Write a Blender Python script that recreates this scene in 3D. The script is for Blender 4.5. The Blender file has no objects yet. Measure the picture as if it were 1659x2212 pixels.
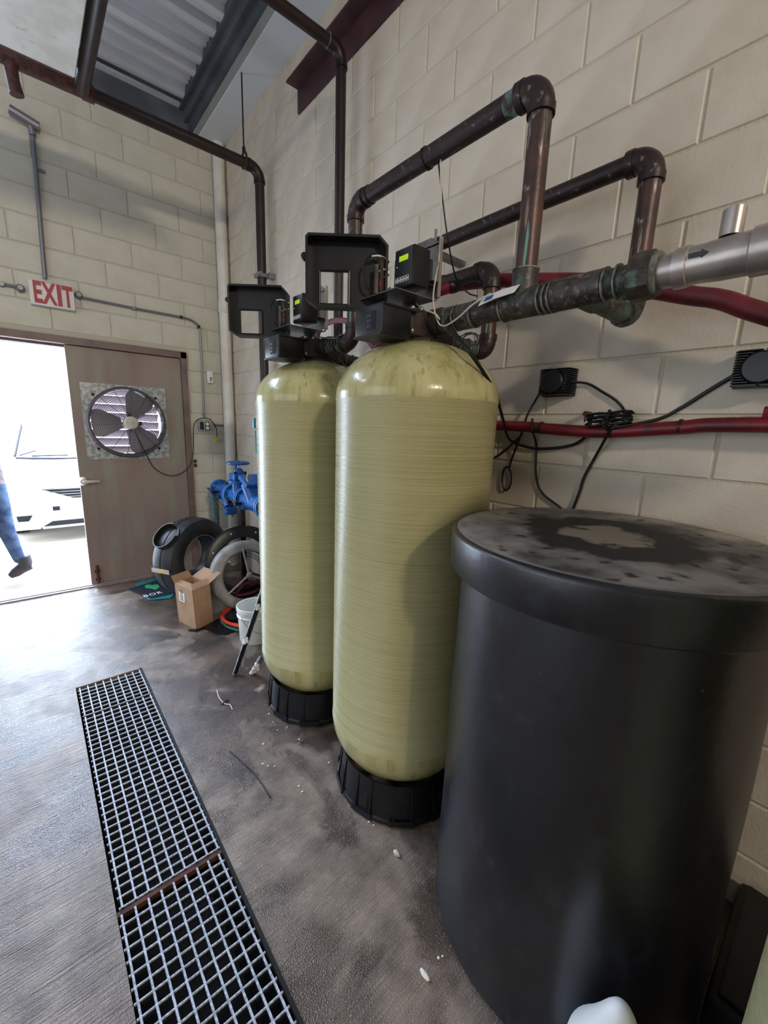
import bpy, bmesh, math, random
from mathutils import Vector, Matrix
random.seed(7)
PI = math.pi
C = bpy.context.scene.collection
# ---------------------------------------------------------------- camera
FPX, CX, CY, H = 886.6, 829.5, 1106.0, 1.555
RM = Matrix(((0.7617955, 0.1053660, -0.6391913), (-0.6468971, 0.1763069, -0.7419164), (0.0345211, 0.9786797, 0.2024708)))
cd = bpy.data.cameras.new('camera'); cam = bpy.data.objects.new('camera', cd); C.objects.link(cam)
cd.sensor_width = 36; cd.lens = FPX * 36 / 2212; cd.clip_start = 0.01; cd.clip_end = 200
cam.matrix_world = Matrix.Translation((0, 0, H)) @ RM.to_4x4()
bpy.context.scene.camera = cam
# ---------------------------------------------------------------- sky, exposure, lamps
sc = bpy.context.scene
sc.view_settings.view_transform = 'Standard'; sc.view_settings.look = 'None'
sc.view_settings.gamma = 1.0; sc.view_settings.use_curve_mapping = False; sc.view_settings.exposure = 0.22
w = bpy.data.worlds.new('sky'); sc.world = w; w.use_nodes = True
bg = w.node_tree.nodes['Background']; bg.inputs[0].default_value = (0.66, 0.80, 1.0, 1); bg.inputs[1].default_value = 9.0
def area_light(name, loc, target, sx, sy, power, col, spread=PI):
    l = bpy.data.lights.new(name, 'AREA'); l.shape = 'RECTANGLE'; l.size = sx; l.size_y = sy; l.energy = power; l.color = col; l.spread = spread
    o = bpy.data.objects.new(name, l); C.objects.link(o); o.location = loc
    o.rotation_euler = (Vector(target) - Vector(loc)).to_track_quat('-Z', 'Y').to_euler()
    return o
area_light('bay_door_daylight', (-3.85, 1.6, 1.9), (0, 1.6, 1.7), 4.2, 3.2, 62, (0.76, 0.87, 1.0))
area_light('entrance_daylight', (-0.12, 4.62, 1.05), (-0.12, 0, 0.9), 0.8, 2.0, 40, (0.66, 0.79, 1.0))
area_light('rear_lamp', (-0.85, -4.6, 4.0), (1.3, 0.9, 1.6), 0.45, 0.30, 125, (1.0, 0.86, 0.70))
area_light('rear_bay_daylight', (-1.6, -4.75, 1.7), (0.5, 3, 1.4), 3.0, 2.4, 12, (1.0, 0.93, 0.84))
area_light('floor_sheen_fill', (-1.15, 3.80, 4.12), (-.15, .9, 0), 2.2, 1.0, 60, (0.58, 0.70, 1.0), 1.4)  # added fill under the deck, aimed to give the wet floor a blue sheen

# ---------------------------------------------------------------- helpers
def ray(x, y): return RM @ Vector((x - CX, -(y - CY), -FPX))
def px(x, y, X=None, Y=None, Z=None):
    r = ray(x, y); t = X / r.x if X is not None else (Y / r.y if Y is not None else (Z - H) / r.z)
    return Vector((0, 0, H)) + r * t
def S(r, g, b):
    f = lambda c: ((c / 255 + 0.055) / 1.055) ** 2.4 if c > 10 else c / 255 / 12.92
    return (f(r), f(g), f(b), 1)
OFF = {}
def place(o, wl, parent):
    OFF[o] = Vector(wl)
    if parent is not None:
        o.parent = parent; o.location = OFF[o] - OFF[parent]
    else: o.location = wl
def empty(name, loc, label, cat, group=None, kind=None):
    o = bpy.data.objects.new(name, None); C.objects.link(o); o.empty_display_size = 0.05
    place(o, loc, None); tag(o, label, cat, group, kind); return o
def tag(o, label=None, cat=None, group=None, kind=None):
    if label: o['label'] = label
    if cat: o['category'] = cat
    if group: o['group'] = group
    if kind: o['kind'] = kind
    return o
class MB:
    """collects shapes into one mesh"""
    def __init__(s): s.v = []; s.f = []; s.m = []
    def add(s, vs, fs, mi=0):
        n = len(s.v); s.v += [tuple(v) for v in vs]; s.f += [tuple(i + n for i in f) for f in fs]; s.m += [mi] * len(fs); return s
    def box(s, a, b, mi=0, bev=0.0, mat=None):
        x0, y0, z0 = [min(p, q) for p, q in zip(a, b)]; x1, y1, z1 = [max(p, q) for p, q in zip(a, b)]
        if bev <= 0:
            vs = [(x0,y0,z0),(x1,y0,z0),(x1,y1,z0),(x0,y1,z0),(x0,y0,z1),(x1,y0,z1),(x1,y1,z1),(x0,y1,z1)]
            fs = [(0,3,2,1),(4,5,6,7),(0,1,5,4),(1,2,6,5),(2,3,7,6),(3,0,4,7)]
        else:
            bm = bmesh.new(); bmesh.ops.create_cube(bm, size=1)
            for v in bm.verts: v.co = Vector(((v.co.x+.5)*(x1-x0)+x0, (v.co.y+.5)*(y1-y0)+y0, (v.co.z+.5)*(z1-z0)+z0))
            bmesh.ops.bevel(bm, geom=bm.edges[:], offset=bev, segments=2, affect='EDGES', profile=0.6)
            bm.verts.index_update(); vs = [v.co.copy() for v in bm.verts]; fs = [[v.index for v in f.verts] for f in bm.faces]; bm.free()
        if mat is not None: vs = [mat @ Vector(v) for v in vs]
        return s.add(vs, fs, mi)
    def tube(s, pts, r, n=14, cap=True, mi=0, closed=False):
        pts = [Vector(p) for p in pts]; k = len(pts); rs = r if isinstance(r, (list, tuple)) else [r] * k
        tg = []
        for i in range(k):
            a = pts[(i-1) % k] if (closed or i) else pts[0]; b = pts[(i+1) % k] if (closed or i < k-1) else pts[-1]
            t = b - a; tg.append(t.normalized() if t.length > 1e-9 else Vector((0, 0, 1)))
        up = Vector((0, 0, 1)) if abs(tg[0].z) < .9 else Vector((1, 0, 0))
        u = tg[0].cross(up).normalized(); vs = []; fs = []
        for i in range(k):
            u = (u - tg[i] * u.dot(tg[i])).normalized(); v = tg[i].cross(u)
            for j in range(n):
                a = 2 * PI * j / n; vs.append(pts[i] + (u * math.cos(a) + v * math.sin(a)) * rs[i])
        for i in range(k - (0 if closed else 1)):
            for j in range(n):
                a = i * n + j; b = i * n + (j+1) % n; c = ((i+1) % k) * n
                fs.append((a, b, c + (j+1) % n, c + j))
        if cap and not closed: fs.append(tuple(range(n-1, -1, -1))); fs.append(tuple((k-1)*n + j for j in range(n)))
        return s.add(vs, fs, mi)
    def lathe(s, prof, c=(0, 0, 0), n=48, axis='Z', mi=0, mat=None, cap=True, mif=None):
        vs = []; fs = []; k = len(prof); mis = []
        for (r, z) in prof:
            for j in range(n):
                a = 2 * PI * j / n; p = Vector((r * math.cos(a), r * math.sin(a), z))
                if axis == 'X': p = Vector((p.z, p.x, p.y))
                if axis == 'Y': p = Vector((p.x, p.z, p.y))
                vs.append((mat @ p if mat is not None else p) + Vector(c))
        for i in range(k - 1):
            for j in range(n):
                fs.append((i*n + j, i*n + (j+1) % n, (i+1)*n + (j+1) % n, (i+1)*n + j)); mis.append(mif(i) if mif else mi)
        if cap:
            if prof[0][0] > 1e-6: fs.append(tuple(range(n-1, -1, -1))); mis.append(mif(0) if mif else mi)
            if prof[-1][0] > 1e-6: fs.append(tuple((k-1)*n + j for j in range(n))); mis.append(mif(k-2) if mif else mi)
        m0 = len(s.v); s.v += [tuple(v) for v in vs]; s.f += [tuple(i + m0 for i in f) for f in fs]; s.m += mis
        return s
    def prism(s, poly, d, mi=0):
        """poly: list of 3D points, extruded by vector d"""
        n = len(poly); d = Vector(d); vs = [Vector(p) for p in poly] + [Vector(p) + d for p in poly]
        fs = [tuple(range(n-1, -1, -1)), tuple(range(n, 2*n))] + [(i, (i+1) % n, n + (i+1) % n, n + i) for i in range(n)]
        return s.add(vs, fs, mi)
    def ball(s, c, r, mi=0, n=12, sc=(1, 1, 1)):
        pr = [(max(1e-7, math.sin(PI*i/8)) * r, -math.cos(PI*i/8) * r) for i in range(9)]
        return s.lathe(pr, c, n, mi=mi, mat=Matrix.Diagonal(sc).to_3x3(), cap=False)
    def build(s, name, mats, parent=None, smooth=35, label=None, cat=None, group=None, kind=None):
        me = bpy.data.meshes.new(name)
        xs = list(zip(*s.v)); o3 = Vector(((min(xs[0])+max(xs[0]))/2, (min(xs[1])+max(xs[1]))/2, min(xs[2])))
        me.from_pydata([(v[0]-o3.x, v[1]-o3.y, v[2]-o3.z) for v in s.v], [], s.f)
        if not isinstance(mats, (list, tuple)): mats = [mats]
        for m in mats: me.materials.append(m)
        for p, mi in zip(me.polygons, s.m): p.material_index = mi
        if smooth:
            bm = bmesh.new(); bm.from_mesh(me); bmesh.ops.remove_doubles(bm, verts=bm.verts, dist=1e-6)
            bmesh.ops.recalc_face_normals(bm, faces=bm.faces); bm.to_mesh(me); bm.free()
            for p in me.polygons: p.use_smooth = True
            me.set_sharp_from_angle(angle=math.radians(smooth))
        me.update()
        o = bpy.data.objects.new(name, me); C.objects.link(o); place(o, o3, parent)
        tag(o, label, cat, group, kind); return o
def share(name, src, wl, parent, rot=None):
    o = bpy.data.objects.new(name, src if isinstance(src, bpy.types.Mesh) else src.data); C.objects.link(o); place(o, wl, parent)
    if rot: o.rotation_euler = rot
    return o
def arc(a, c, b, n=8, r=None):
    """quarter-bend points from a via corner c to b"""
    a, b, c = Vector(a), Vector(b), Vector(c); out = []
    for i in range(n + 1):
        t = i / n * PI / 2; out.append(c + (a - c) * (1 - math.sin(t)) + (b - c) * (1 - math.cos(t)))
    return out
def spl(pts, n=8):
    p = [Vector(q) for q in pts]; p = [p[0]*2 - p[1]] + p + [p[-1]*2 - p[-2]]; out = []
    for i in range(1, len(p) - 2):
        for k in range(n):
            t = k / n; a, b, c, d = p[i-1], p[i], p[i+1], p[i+2]
            out.append(0.5 * ((2*b) + (c-a)*t + (2*a-5*b+4*c-d)*t*t + (3*b-a-3*c+d)*t**3))
    return out + [p[-2]]
def text_mb(body, size, M4, depth=0.0006, xs=1.0, bold=0):
    cu = bpy.data.curves.new('txt', 'FONT'); cu.body = body; cu.size = size; cu.extrude = depth; cu.align_x = 'CENTER'; cu.align_y = 'CENTER'; cu.resolution_u = 3; cu.offset = bold
    o = bpy.data.objects.new('txt', cu); C.objects.link(o); bpy.context.view_layer.update()
    me = bpy.data.meshes.new_from_object(o.evaluated_get(bpy.context.evaluated_depsgraph_get()))
    mb = MB(); mb.add([M4 @ Vector((v.co.x*xs, v.co.y, v.co.z)) for v in me.vertices], [list(p.vertices) for p in me.polygons])
    bpy.data.objects.remove(o); bpy.data.meshes.remove(me); bpy.data.curves.remove(cu); return mb
def frame(o, ux, uy):
    ux = Vector(ux).normalized(); uz = ux.cross(Vector(uy)).normalized(); uy = uz.cross(ux)
    return Matrix(((ux.x, uy.x, uz.x, o[0]), (ux.y, uy.y, uz.y, o[1]), (ux.z, uy.z, uz.z, o[2]), (0, 0, 0, 1)))

# ---------------------------------------------------------------- materials
def mat(name, col, rough=0.5, metal=0.0, col2=None, nscale=8, ndet=4, stretch=(1, 1, 1), ramp=(0.4, 0.6), bump=0.0, bscale=40, bstretch=(1, 1, 1),
        emit=None, estr=1, rough2=None, layers=(), spec=0.5, trans=0.0, coat=0, alpha=1, space='Object', bdist=0.01):
    m = bpy.data.materials.new(name); m.use_nodes = True; nt = m.node_tree; N = nt.nodes; L = nt.links
    b = N['Principled BSDF']; b.inputs['Roughness'].default_value = rough; b.inputs['Metallic'].default_value = metal
    b.inputs['Base Color'].default_value = col; b.inputs['Specular IOR Level'].default_value = spec
    b.inputs['Transmission Weight'].default_value = trans; b.inputs['Coat Weight'].default_value = coat; b.inputs['Alpha'].default_value = alpha
    tc = N.new('ShaderNodeTexCoord')
    def noise(scale, st, det=4, ro=.55, off=0, dist=0):
        mp = N.new('ShaderNodeMapping'); L.new(tc.outputs[space], mp.inputs[0]); mp.inputs['Scale'].default_value = st; mp.inputs['Location'].default_value = (off, off*1.7, off*.3)
        n = N.new('ShaderNodeTexNoise'); L.new(mp.outputs[0], n.inputs['Vector']); n.inputs['Scale'].default_value = scale; n.inputs['Detail'].default_value = det; n.inputs['Roughness'].default_value = ro; n.inputs['Distortion'].default_value = dist
        return n.outputs['Fac']
    def rmp(fac, a, c):
        r = N.new('ShaderNodeMapRange'); L.new(fac, r.inputs[0]); r.inputs[1].default_value = a; r.inputs[2].default_value = c; return r.outputs[0]
    def mix(fac, A, B):
        x = N.new('ShaderNodeMix'); x.data_type = 'RGBA'; L.new(fac, x.inputs[0])
        for s_, v in ((6, A), (7, B)):
            if isinstance(v, tuple): x.inputs[s_].default_value = v
            else: L.new(v, x.inputs[s_])
        return x.outputs[2]
    cur = col
    if col2:
        f = rmp(noise(nscale, stretch, ndet), *ramp); cur = mix(f, cur, col2)
        if rough2 is not None:
            r = N.new('ShaderNodeMapRange'); L.new(f, r.inputs[0]); r.inputs[3].default_value = rough; r.inputs[4].default_value = rough2; L.new(r.outputs[0], b.inputs['Roughness'])
    for i, (c3, sc3, st3, rp3) in enumerate(layers):
        cur = mix(rmp(noise(sc3, st3, 5, off=3.1 + i*2.3), *rp3), cur, c3)
    if not isinstance(cur, tuple): L.new(cur, b.inputs['Base Color'])
    if bump:
        bn = N.new('ShaderNodeBump'); bn.inputs['Strength'].default_value = bump; bn.inputs['Distance'].default_value = bdist
        L.new(noise(bscale, bstretch, 3, off=9), bn.inputs['Height']); L.new(bn.outputs[0], b.inputs['Normal'])
    if emit: b.inputs['Emission Color'].default_value = emit; b.inputs['Emission Strength'].default_value = estr
    return m
W1 = (1, 1, 1)
M = {}
M['block_r'] = mat('painted_block_warm', S(206, 193, 172), .5, col2=S(190, 177, 154), nscale=1.6, ramp=(.35, .7), bump=.5, bscale=70, space='Generated')
M['block_r'] = mat('painted_block', S(211, 201, 186), .48, col2=S(197, 186, 169), nscale=5, ramp=(.35, .7), bump=.35, bscale=90, bdist=.004, layers=((S(150, 135, 112), 30, W1, (.70, .80)),))
M['block_f'] = mat('painted_block_far', S(208, 205, 192), .48, col2=S(196, 192, 176), nscale=5, ramp=(.35, .7), bump=.35, bscale=90, bdist=.004, layers=((S(140, 126, 110), 22, W1, (.70, .80)),))
M['mortar_r'] = mat('painted_mortar', S(198, 187, 168), .6, bump=.4, bscale=120)
M['mortar_f'] = mat('painted_mortar_far', S(192, 187, 170), .6, bump=.4, bscale=120)
M['plain'] = mat('plain_paint', S(200, 195, 180), .7)
M['deck'] = mat('galvanised_deck', S(222, 225, 232), .45, .15, col2=S(198, 202, 212), nscale=3, stretch=(1, 4, 1), ramp=(.3, .7))
M['beam'] = mat('grey_steel', S(92, 100, 108), .5, .2, col2=S(74, 80, 88), nscale=4)
M['soffit'] = mat('white_board', S(222, 228, 234), .6)
M['redsteel'] = mat('red_oxide_steel', S(78, 46, 46), .5, .1, col2=S(60, 36, 40), nscale=6, layers=((S(170, 150, 140), 40, W1, (.74, .78)),), bump=.1)
M['brownpipe'] = mat('brown_iron_pipe', S(46, 29, 30), .42, .3, col2=S(34, 22, 24), nscale=8, layers=((S(140, 150, 140), 30, (3, 3, .4), (.70, .76)),))
M['blackpipe'] = mat('black_iron_pipe', S(38, 32, 36), .4, .3, col2=S(52, 36, 34), nscale=8)
PAT = S(112, 156, 142)
M['copper'] = mat('aged_copper', S(62, 47, 47), .42, .4, col2=S(44, 35, 38), nscale=10, ramp=(.35, .65), layers=((S(130, 120, 114), 45, W1, (.60, .72)), (PAT, 12, (1, 1, 1), (.70, .76))), bump=.1)
M['copper_riser'] = mat('streaked_copper', S(84, 56, 52), .42, .2, col2=S(56, 44, 44), nscale=10, ramp=(.35, .65), layers=((PAT, 30, (1, 1, .07), (.55, .60)), (S(168, 160, 148), 46, (1, 1, .14), (.58, .66)), (S(170, 166, 156), 22, (1, 1, .8), (.66, .72))), bump=.1)
M['copper_main'] = mat('verdigris_copper', S(50, 45, 45), .48, .3, col2=S(74, 68, 64), nscale=24, ramp=(.4, .62), layers=((S(128, 122, 114), 60, W1, (.54, .74)), (S(70, 104, 92), 11, W1, (.54, .66)), (S(38, 34, 36), 14, W1, (.60, .7))), bump=.25)
M['solder'] = mat('solder_ring', S(128, 132, 124), .5, .3, col2=S(62, 60, 58), nscale=30, ramp=(.42, .58))
M['patina'] = mat('patina_patch', S(62, 47, 47), .5, .2, col2=S(108, 146, 134), nscale=26, ramp=(.40, .55))
M['bronze'] = mat('dirty_bronze', S(74, 62, 56), .5, .3, col2=S(48, 44, 44), nscale=30, layers=((S(84, 112, 96), 20, W1, (.58, .7)),), bump=.3)
M['steel'] = mat('brushed_steel', S(190, 180, 174), .34, .75, col2=S(158, 148, 144), nscale=7)
M['plate'] = mat('grey_plate', S(128, 124, 120), .38, .6, col2=S(100, 98, 96), nscale=12)
M['galv'] = mat('galvanised_sheet', S(186, 190, 192), .42, .4, col2=S(140, 146, 150), nscale=30, ramp=(.42, .58))
M['blackpl'] = mat('black_plastic', S(11, 12, 16), .36, col2=S(18, 18, 24), nscale=14, bump=.04, bscale=300)
M['blackrub'] = mat('black_rubber', S(11, 11, 14), .5)
M['charcoal'] = mat('charcoal_panel', S(32, 33, 38), .4)
M['lcd'] = mat('green_display', S(150, 180, 30), .3, emit=S(160, 195, 30), estr=.55)
M['white'] = mat('white_plastic', S(232, 232, 228), .4)
M['whitegl'] = mat('white_print', S(240, 240, 240), .5)
M['brine'] = mat('brine_plastic', S(5, 6, 10), .32, col2=S(20, 22, 30), nscale=5, stretch=(1, 1, .6), ramp=(.42, .74), rough2=.42, spec=.9, layers=((S(84, 90, 104), 46, W1, (.70, .80)), (S(26, 30, 42), 3, (2, 2, .8), (.50, .72)), (S(34, 39, 50), 16, (1, 1, .6), (.55, .75))), bump=.08, bscale=30)
M['hose'] = mat('red_hose', S(112, 26, 38), .5, col2=S(84, 22, 32), nscale=14, bump=.05)
M['redpipe'] = mat('red_painted_pipe', S(120, 22, 32), .42, col2=S(86, 20, 28), nscale=9, layers=((S(60, 34, 34), 16, W1, (.6, .7)),))
M['pvc'] = mat('white_pvc', S(224, 222, 214), .4, col2=S(206, 203, 194), nscale=4)
M['conduit'] = mat('grey_conduit', S(128, 130, 138), .4, .5)
M['taupe'] = mat('taupe_door_paint', S(140, 122, 116), .5, col2=S(152, 138, 128), nscale=2.2, stretch=(1, 1, .3), layers=((S(150, 152, 138), 2.5, (2.5, 1, .35), (.5, .75)), (S(104, 84, 76), 30, W1, (.72, .78))), bump=.05)
M['frame'] = mat('taupe_frame_paint', S(128, 108, 102), .5, col2=S(112, 94, 90), nscale=6)
M['rust'] = mat('rusty_iron', S(96, 54, 38), .7, .2, col2=S(64, 40, 32), nscale=40, bump=.3)
M['exit'] = mat('exit_white', S(226, 222, 222), .5)
M['exitred'] = mat('exit_red', S(172, 62, 68), .5)
M['fanblade'] = mat('fan_blade', S(150, 146, 154), .4, .4)
M['wire'] = mat('dark_wire', S(84, 80, 88), .45, .4)
M['motor'] = mat('motor_cream', S(206, 198, 184), .42, col2=S(184, 176, 164), nscale=14)
M['louver'] = mat('louvre_aluminium', S(170, 158, 164), .45, .4)
M['blue'] = mat('blue_enamel', S(22, 98, 172), .3, col2=S(18, 82, 152), nscale=10)
M['bluelt'] = mat('blue_edge', S(96, 164, 224), .35)
M['bolt'] = mat('bolt_zinc', S(170, 176, 180), .35, .8)
M['teal'] = mat('teal_copper', S(96, 116, 112), .5, .3, col2=S(70, 92, 92), nscale=14, layers=((S(140, 160, 150), 20, (1, 1, .3), (.58, .7)),))
M['cardb'] = mat('cardboard', S(176, 142, 110), .8, col2=S(162, 128, 98), nscale=5)
M['cardin'] = mat('cardboard_inside', S(150, 116, 88), .85)
M['greyring'] = mat('grey_moulding', S(150, 148, 142), .55, col2=S(120, 118, 112), nscale=7, bump=.08)
M['wornblack'] = mat('worn_black_moulding', S(34, 34, 38), .45, col2=S(60, 61, 66), nscale=7, ramp=(.45, .75), bump=.08)
M['cord_o'] = mat('orange_hose', S(214, 62, 34), .45); M['cord_g'] = mat('green_hose', S(30, 110, 84), .45)
M['tealmat'] = mat('teal_board', S(26, 120, 124), .5); M['navy'] = mat('dark_board', S(20, 30, 44), .5); M['green'] = mat('green_print', S(40, 160, 110), .5)
M['grime'] = mat('grimy_grating_side', S(22, 22, 26), .7)
M['grate'] = mat('grey_grating', S(196, 202, 214), .3, col2=S(138, 146, 160), nscale=120, ramp=(.4, .6), bump=.6, bscale=260, bdist=.004)
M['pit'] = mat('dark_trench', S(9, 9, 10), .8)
M['debris'] = mat('pale_grit', S(226, 222, 210), .7); M['twig'] = mat('dark_wire_scrap', S(30, 24, 24), .5)
M['clear'] = mat('clear_window', (1, 1, 1, 1), .05, trans=1.0)
M['yellow'] = mat('yellow_plug', S(226, 190, 60), .4)
M['carpaint'] = mat('white_car_paint', S(236, 238, 242), .25, coat=.6); M['carglass'] = mat('car_glass', S(60, 70, 80), .08)
M['cardark'] = mat('grille_dark', S(22, 24, 34), .4); M['chrome'] = mat('chrome', S(200, 204, 210), .15, .95)
M['denim'] = mat('blue_denim', S(50, 74, 116), .8, col2=S(96, 124, 164), nscale=9, ramp=(.4, .65)); M['boot'] = mat('grey_boot', S(66, 62, 68), .5)
M['shirt'] = mat('brown_shirt', S(150, 132, 134), .8, col2=S(104, 84, 88), nscale=30); M['skin'] = mat('skin', S(190, 140, 116), .5); M['hair'] = mat('dark_hair', S(40, 30, 26), .7)
M['apron'] = mat('pale_concrete', S(196, 186, 172), .8, col2=S(180, 168, 152), nscale=1.5)
M['panelwhite'] = mat('rust_speckled_white', S(240, 238, 230), .5, col2=S(222, 218, 206), nscale=5, layers=((S(120, 96, 70), 9, W1, (.66, .80)),))

def fiberglass():
    m = bpy.data.materials.new('wound_fibreglass'); m.use_nodes = True; nt = m.node_tree; N = nt.nodes; L = nt.links; b = N['Principled BSDF']
    tc = N.new('ShaderNodeTexCoord')
    def nz(sc_, st, det=4):
        mp = N.new('ShaderNodeMapping'); L.new(tc.outputs['Object'], mp.inputs[0]); mp.inputs['Scale'].default_value = st
        n = N.new('ShaderNodeTexNoise'); L.new(mp.outputs[0], n.inputs[0]); n.inputs['Scale'].default_value = sc_; n.inputs['Detail'].default_value = det; return n.outputs['Fac']
    def rp(f, a, c, lo=0, hi=1):
        r = N.new('ShaderNodeMapRange'); L.new(f, r.inputs[0]); r.inputs[1].default_value = a; r.inputs[2].default_value = c; r.inputs[3].default_value = lo; r.inputs[4].default_value = hi; return r.outputs[0]
    def mx(f, A, B):
        x = N.new('ShaderNodeMix'); x.data_type = 'RGBA'; L.new(f, x.inputs[0])
        for k, v in ((6, A), (7, B)):
            if isinstance(v, tuple): x.inputs[k].default_value = v
            else: L.new(v, x.inputs[k])
        return x.outputs[2]
    lines = nz(6, (.25, .25, 80), 5)
    c = mx(rp(lines, .3, .7), S(152, 147, 98), S(176, 170, 128))
    c = mx(rp(nz(7, (.6, .6, 95), 3), .62, .72), c, S(136, 130, 84))
    c = mx(rp(nz(2.2, (1, 1, .5), 3), .4, .7), c, S(180, 174, 130))
    L.new(c, b.inputs['Base Color'])
    L.new(rp(lines, .3, .7, .22, .38), b.inputs['Roughness'])
    bn = N.new('ShaderNodeBump'); bn.inputs['Strength'].default_value = .35; bn.inputs['Distance'].default_value = .003; L.new(lines, bn.inputs['Height']); L.new(bn.outputs[0], b.inputs['Normal'])
    b.inputs['Coat Weight'].default_value = .12; b.inputs['Coat Roughness'].default_value = .25
    return m
M['fibre'] = fiberglass()
M['dome'] = mat('fibreglass_dome', S(168, 162, 106), .24, col2=S(192, 186, 136), nscale=6, stretch=(2.2, 2.2, .7), ramp=(.36, .62), layers=((S(146, 139, 88), 16, (2.4, 2.4, .25), (.56, .72)),), coat=.4, bump=.1, bscale=30, bstretch=(2, 2, .6))

def floor_mat():
    m = bpy.data.materials.new('wet_broomed_concrete'); m.use_nodes = True; nt = m.node_tree; N = nt.nodes; L = nt.links; b = N['Principled BSDF']
    tc = N.new('ShaderNodeTexCoord')
    def nz(sc_, st=(1, 1, 1), det=5, off=0, dist=0, ro=.55, rot=0):
        mp = N.new('ShaderNodeMapping'); L.new(tc.outputs['Object'], mp.inputs[0]); mp.inputs['Scale'].default_value = st; mp.inputs['Location'].default_value = (off, off, 0); mp.inputs['Rotation'].default_value = (0, 0, rot)
        n = N.new('ShaderNodeTexNoise'); L.new(mp.outputs[0], n.inputs[0]); n.inputs['Scale'].default_value = sc_; n.inputs['Detail'].default_value = det; n.inputs['Distortion'].default_value = dist; n.inputs['Roughness'].default_value = ro; return n.outputs['Fac']
    def rp(f, a, c, lo=0, hi=1):
        r = N.new('ShaderNodeMapRange'); L.new(f, r.inputs[0]); r.inputs[1].default_value = a; r.inputs[2].default_value = c; r.inputs[3].default_value = lo; r.inputs[4].default_value = hi; return r.outputs[0]
    def mx(f, A, B):
        x = N.new('ShaderNodeMix'); x.data_type = 'RGBA'; L.new(f, x.inputs[0])
        for k, v in ((6, A), (7, B)):
            if isinstance(v, tuple): x.inputs[k].default_value = v
            else: L.new(v, x.inputs[k])
        return x.outputs[2]
    wet = rp(nz(1.9, off=4.2, dist=.7, det=7), .46, .53)          # 1 = dry, 0 = wet film
    base = mx(rp(nz(3.5, off=1, det=7), .35, .68), S(60, 47, 37), S(100, 83, 68))
    base = mx(rp(nz(2.0, off=11, dist=.8, det=6), .55, .66), base, S(44, 36, 28))
    dry = mx(rp(nz(9, off=2, det=6), .35, .68), S(94, 80, 67), S(146, 131, 115))
    c = mx(wet, base, dry)
    c = mx(rp(nz(2.6, off=21, dist=.4), .66, .72), c, S(176, 166, 156))
    L.new(c, b.inputs['Base Color'])
    ro = N.new('ShaderNodeMapRange'); L.new(wet, ro.inputs[0]); ro.inputs[3].default_value = .15; ro.inputs[4].default_value = .42
    L.new(ro.outputs[0], b.inputs['Roughness'])
    broom = nz(1, (7, 150, 1), 3, rot=.05); grain = nz(220, det=2, off=5)
    b1 = N.new('ShaderNodeBump'); b1.inputs['Distance'].default_value = .007; L.new(rp(wet, 0, 1, .35, 1.0), b1.inputs['Strength']); L.new(broom, b1.inputs['Height'])
    b2 = N.new('ShaderNodeBump'); b2.inputs['Distance'].default_value = .004; b2.inputs['Strength'].default_value = .8; L.new(grain, b2.inputs['Height']); L.new(b1.outputs[0], b2.inputs['Normal'])
    b3 = N.new('ShaderNodeBump'); b3.inputs['Distance'].default_value = .03; b3.inputs['Strength'].default_value = .35; L.new(nz(4, det=2, off=7), b3.inputs['Height']); L.new(b2.outputs[0], b3.inputs['Normal'])
    L.new(b3.outputs[0], b.inputs['Normal']); b.inputs['Specular IOR Level'].default_value = .8
    return m
M['floor'] = floor_mat()
def lid_mat():
    m = bpy.data.materials.new('dusty_lid'); m.use_nodes = True; nt = m.node_tree; N = nt.nodes; L = nt.links; b = N['Principled BSDF']
    tc = N.new('ShaderNodeTexCoord')
    def nz(sc_, det=5, off=0, st=(1, 1, 1)):
        mp = N.new('ShaderNodeMapping'); L.new(tc.outputs['Object'], mp.inputs[0]); mp.inputs['Location'].default_value = (off, off, 0); mp.inputs['Scale'].default_value = st
        n = N.new('ShaderNodeTexNoise'); L.new(mp.outputs[0], n.inputs[0]); n.inputs['Scale'].default_value = sc_; n.inputs['Detail'].default_value = det; return n.outputs['Fac']
    def rp(f, a, c, lo=0, hi=1):
        r = N.new('ShaderNodeMapRange'); L.new(f, r.inputs[0]); r.inputs[1].default_value = a; r.inputs[2].default_value = c; r.inputs[3].default_value = lo; r.inputs[4].default_value = hi; return r.outputs[0]
    def mx(f, A, B):
        x = N.new('ShaderNodeMix'); x.data_type = 'RGBA'; L.new(f, x.inputs[0])
        for k, v in ((6, A), (7, B)):
            if isinstance(v, tuple): x.inputs[k].default_value = v
            else: L.new(v, x.inputs[k])
        return x.outputs[2]
    ma = lambda op, a, b_: None
    ln = N.new('ShaderNodeVectorMath'); ln.operation = 'LENGTH'; L.new(tc.outputs['Object'], ln.inputs[0])
    ad = N.new('ShaderNodeMath'); ad.operation = 'ADD'; L.new(ln.outputs['Value'], ad.inputs[0]); L.new(rp(nz(9, off=3), 0, 1, -.10, .10), ad.inputs[1])
    d = ad.outputs[0]
    dust = mx(rp(nz(7, 7, 1), .34, .62), S(70, 68, 66), S(160, 152, 144))
    c = mx(rp(d, .22, .25), S(38, 36, 36), dust)                      # dark worn ring
    c = mx(rp(d, .10, .12), S(156, 144, 128), c)                        # pale patch at the centre
    c = mx(rp(nz(16, 7, 8), .58, .68), c, S(44, 40, 38))
    c = mx(rp(ln.outputs['Value'], .396, .404), c, S(128, 124, 122))
    L.new(c, b.inputs['Base Color']); b.inputs['Roughness'].default_value = .6
    return m
M['lid'] = lid_mat()

# ================================================================ SETTING
XW, YF, ZT, ZD = 1.6615, 4.489, 4.045, 4.23
DX0, DX1, DZ = -0.66, 1.245, 2.195          # door opening in the far wall
DHL = 4.42                                   # left run of far wall
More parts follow.
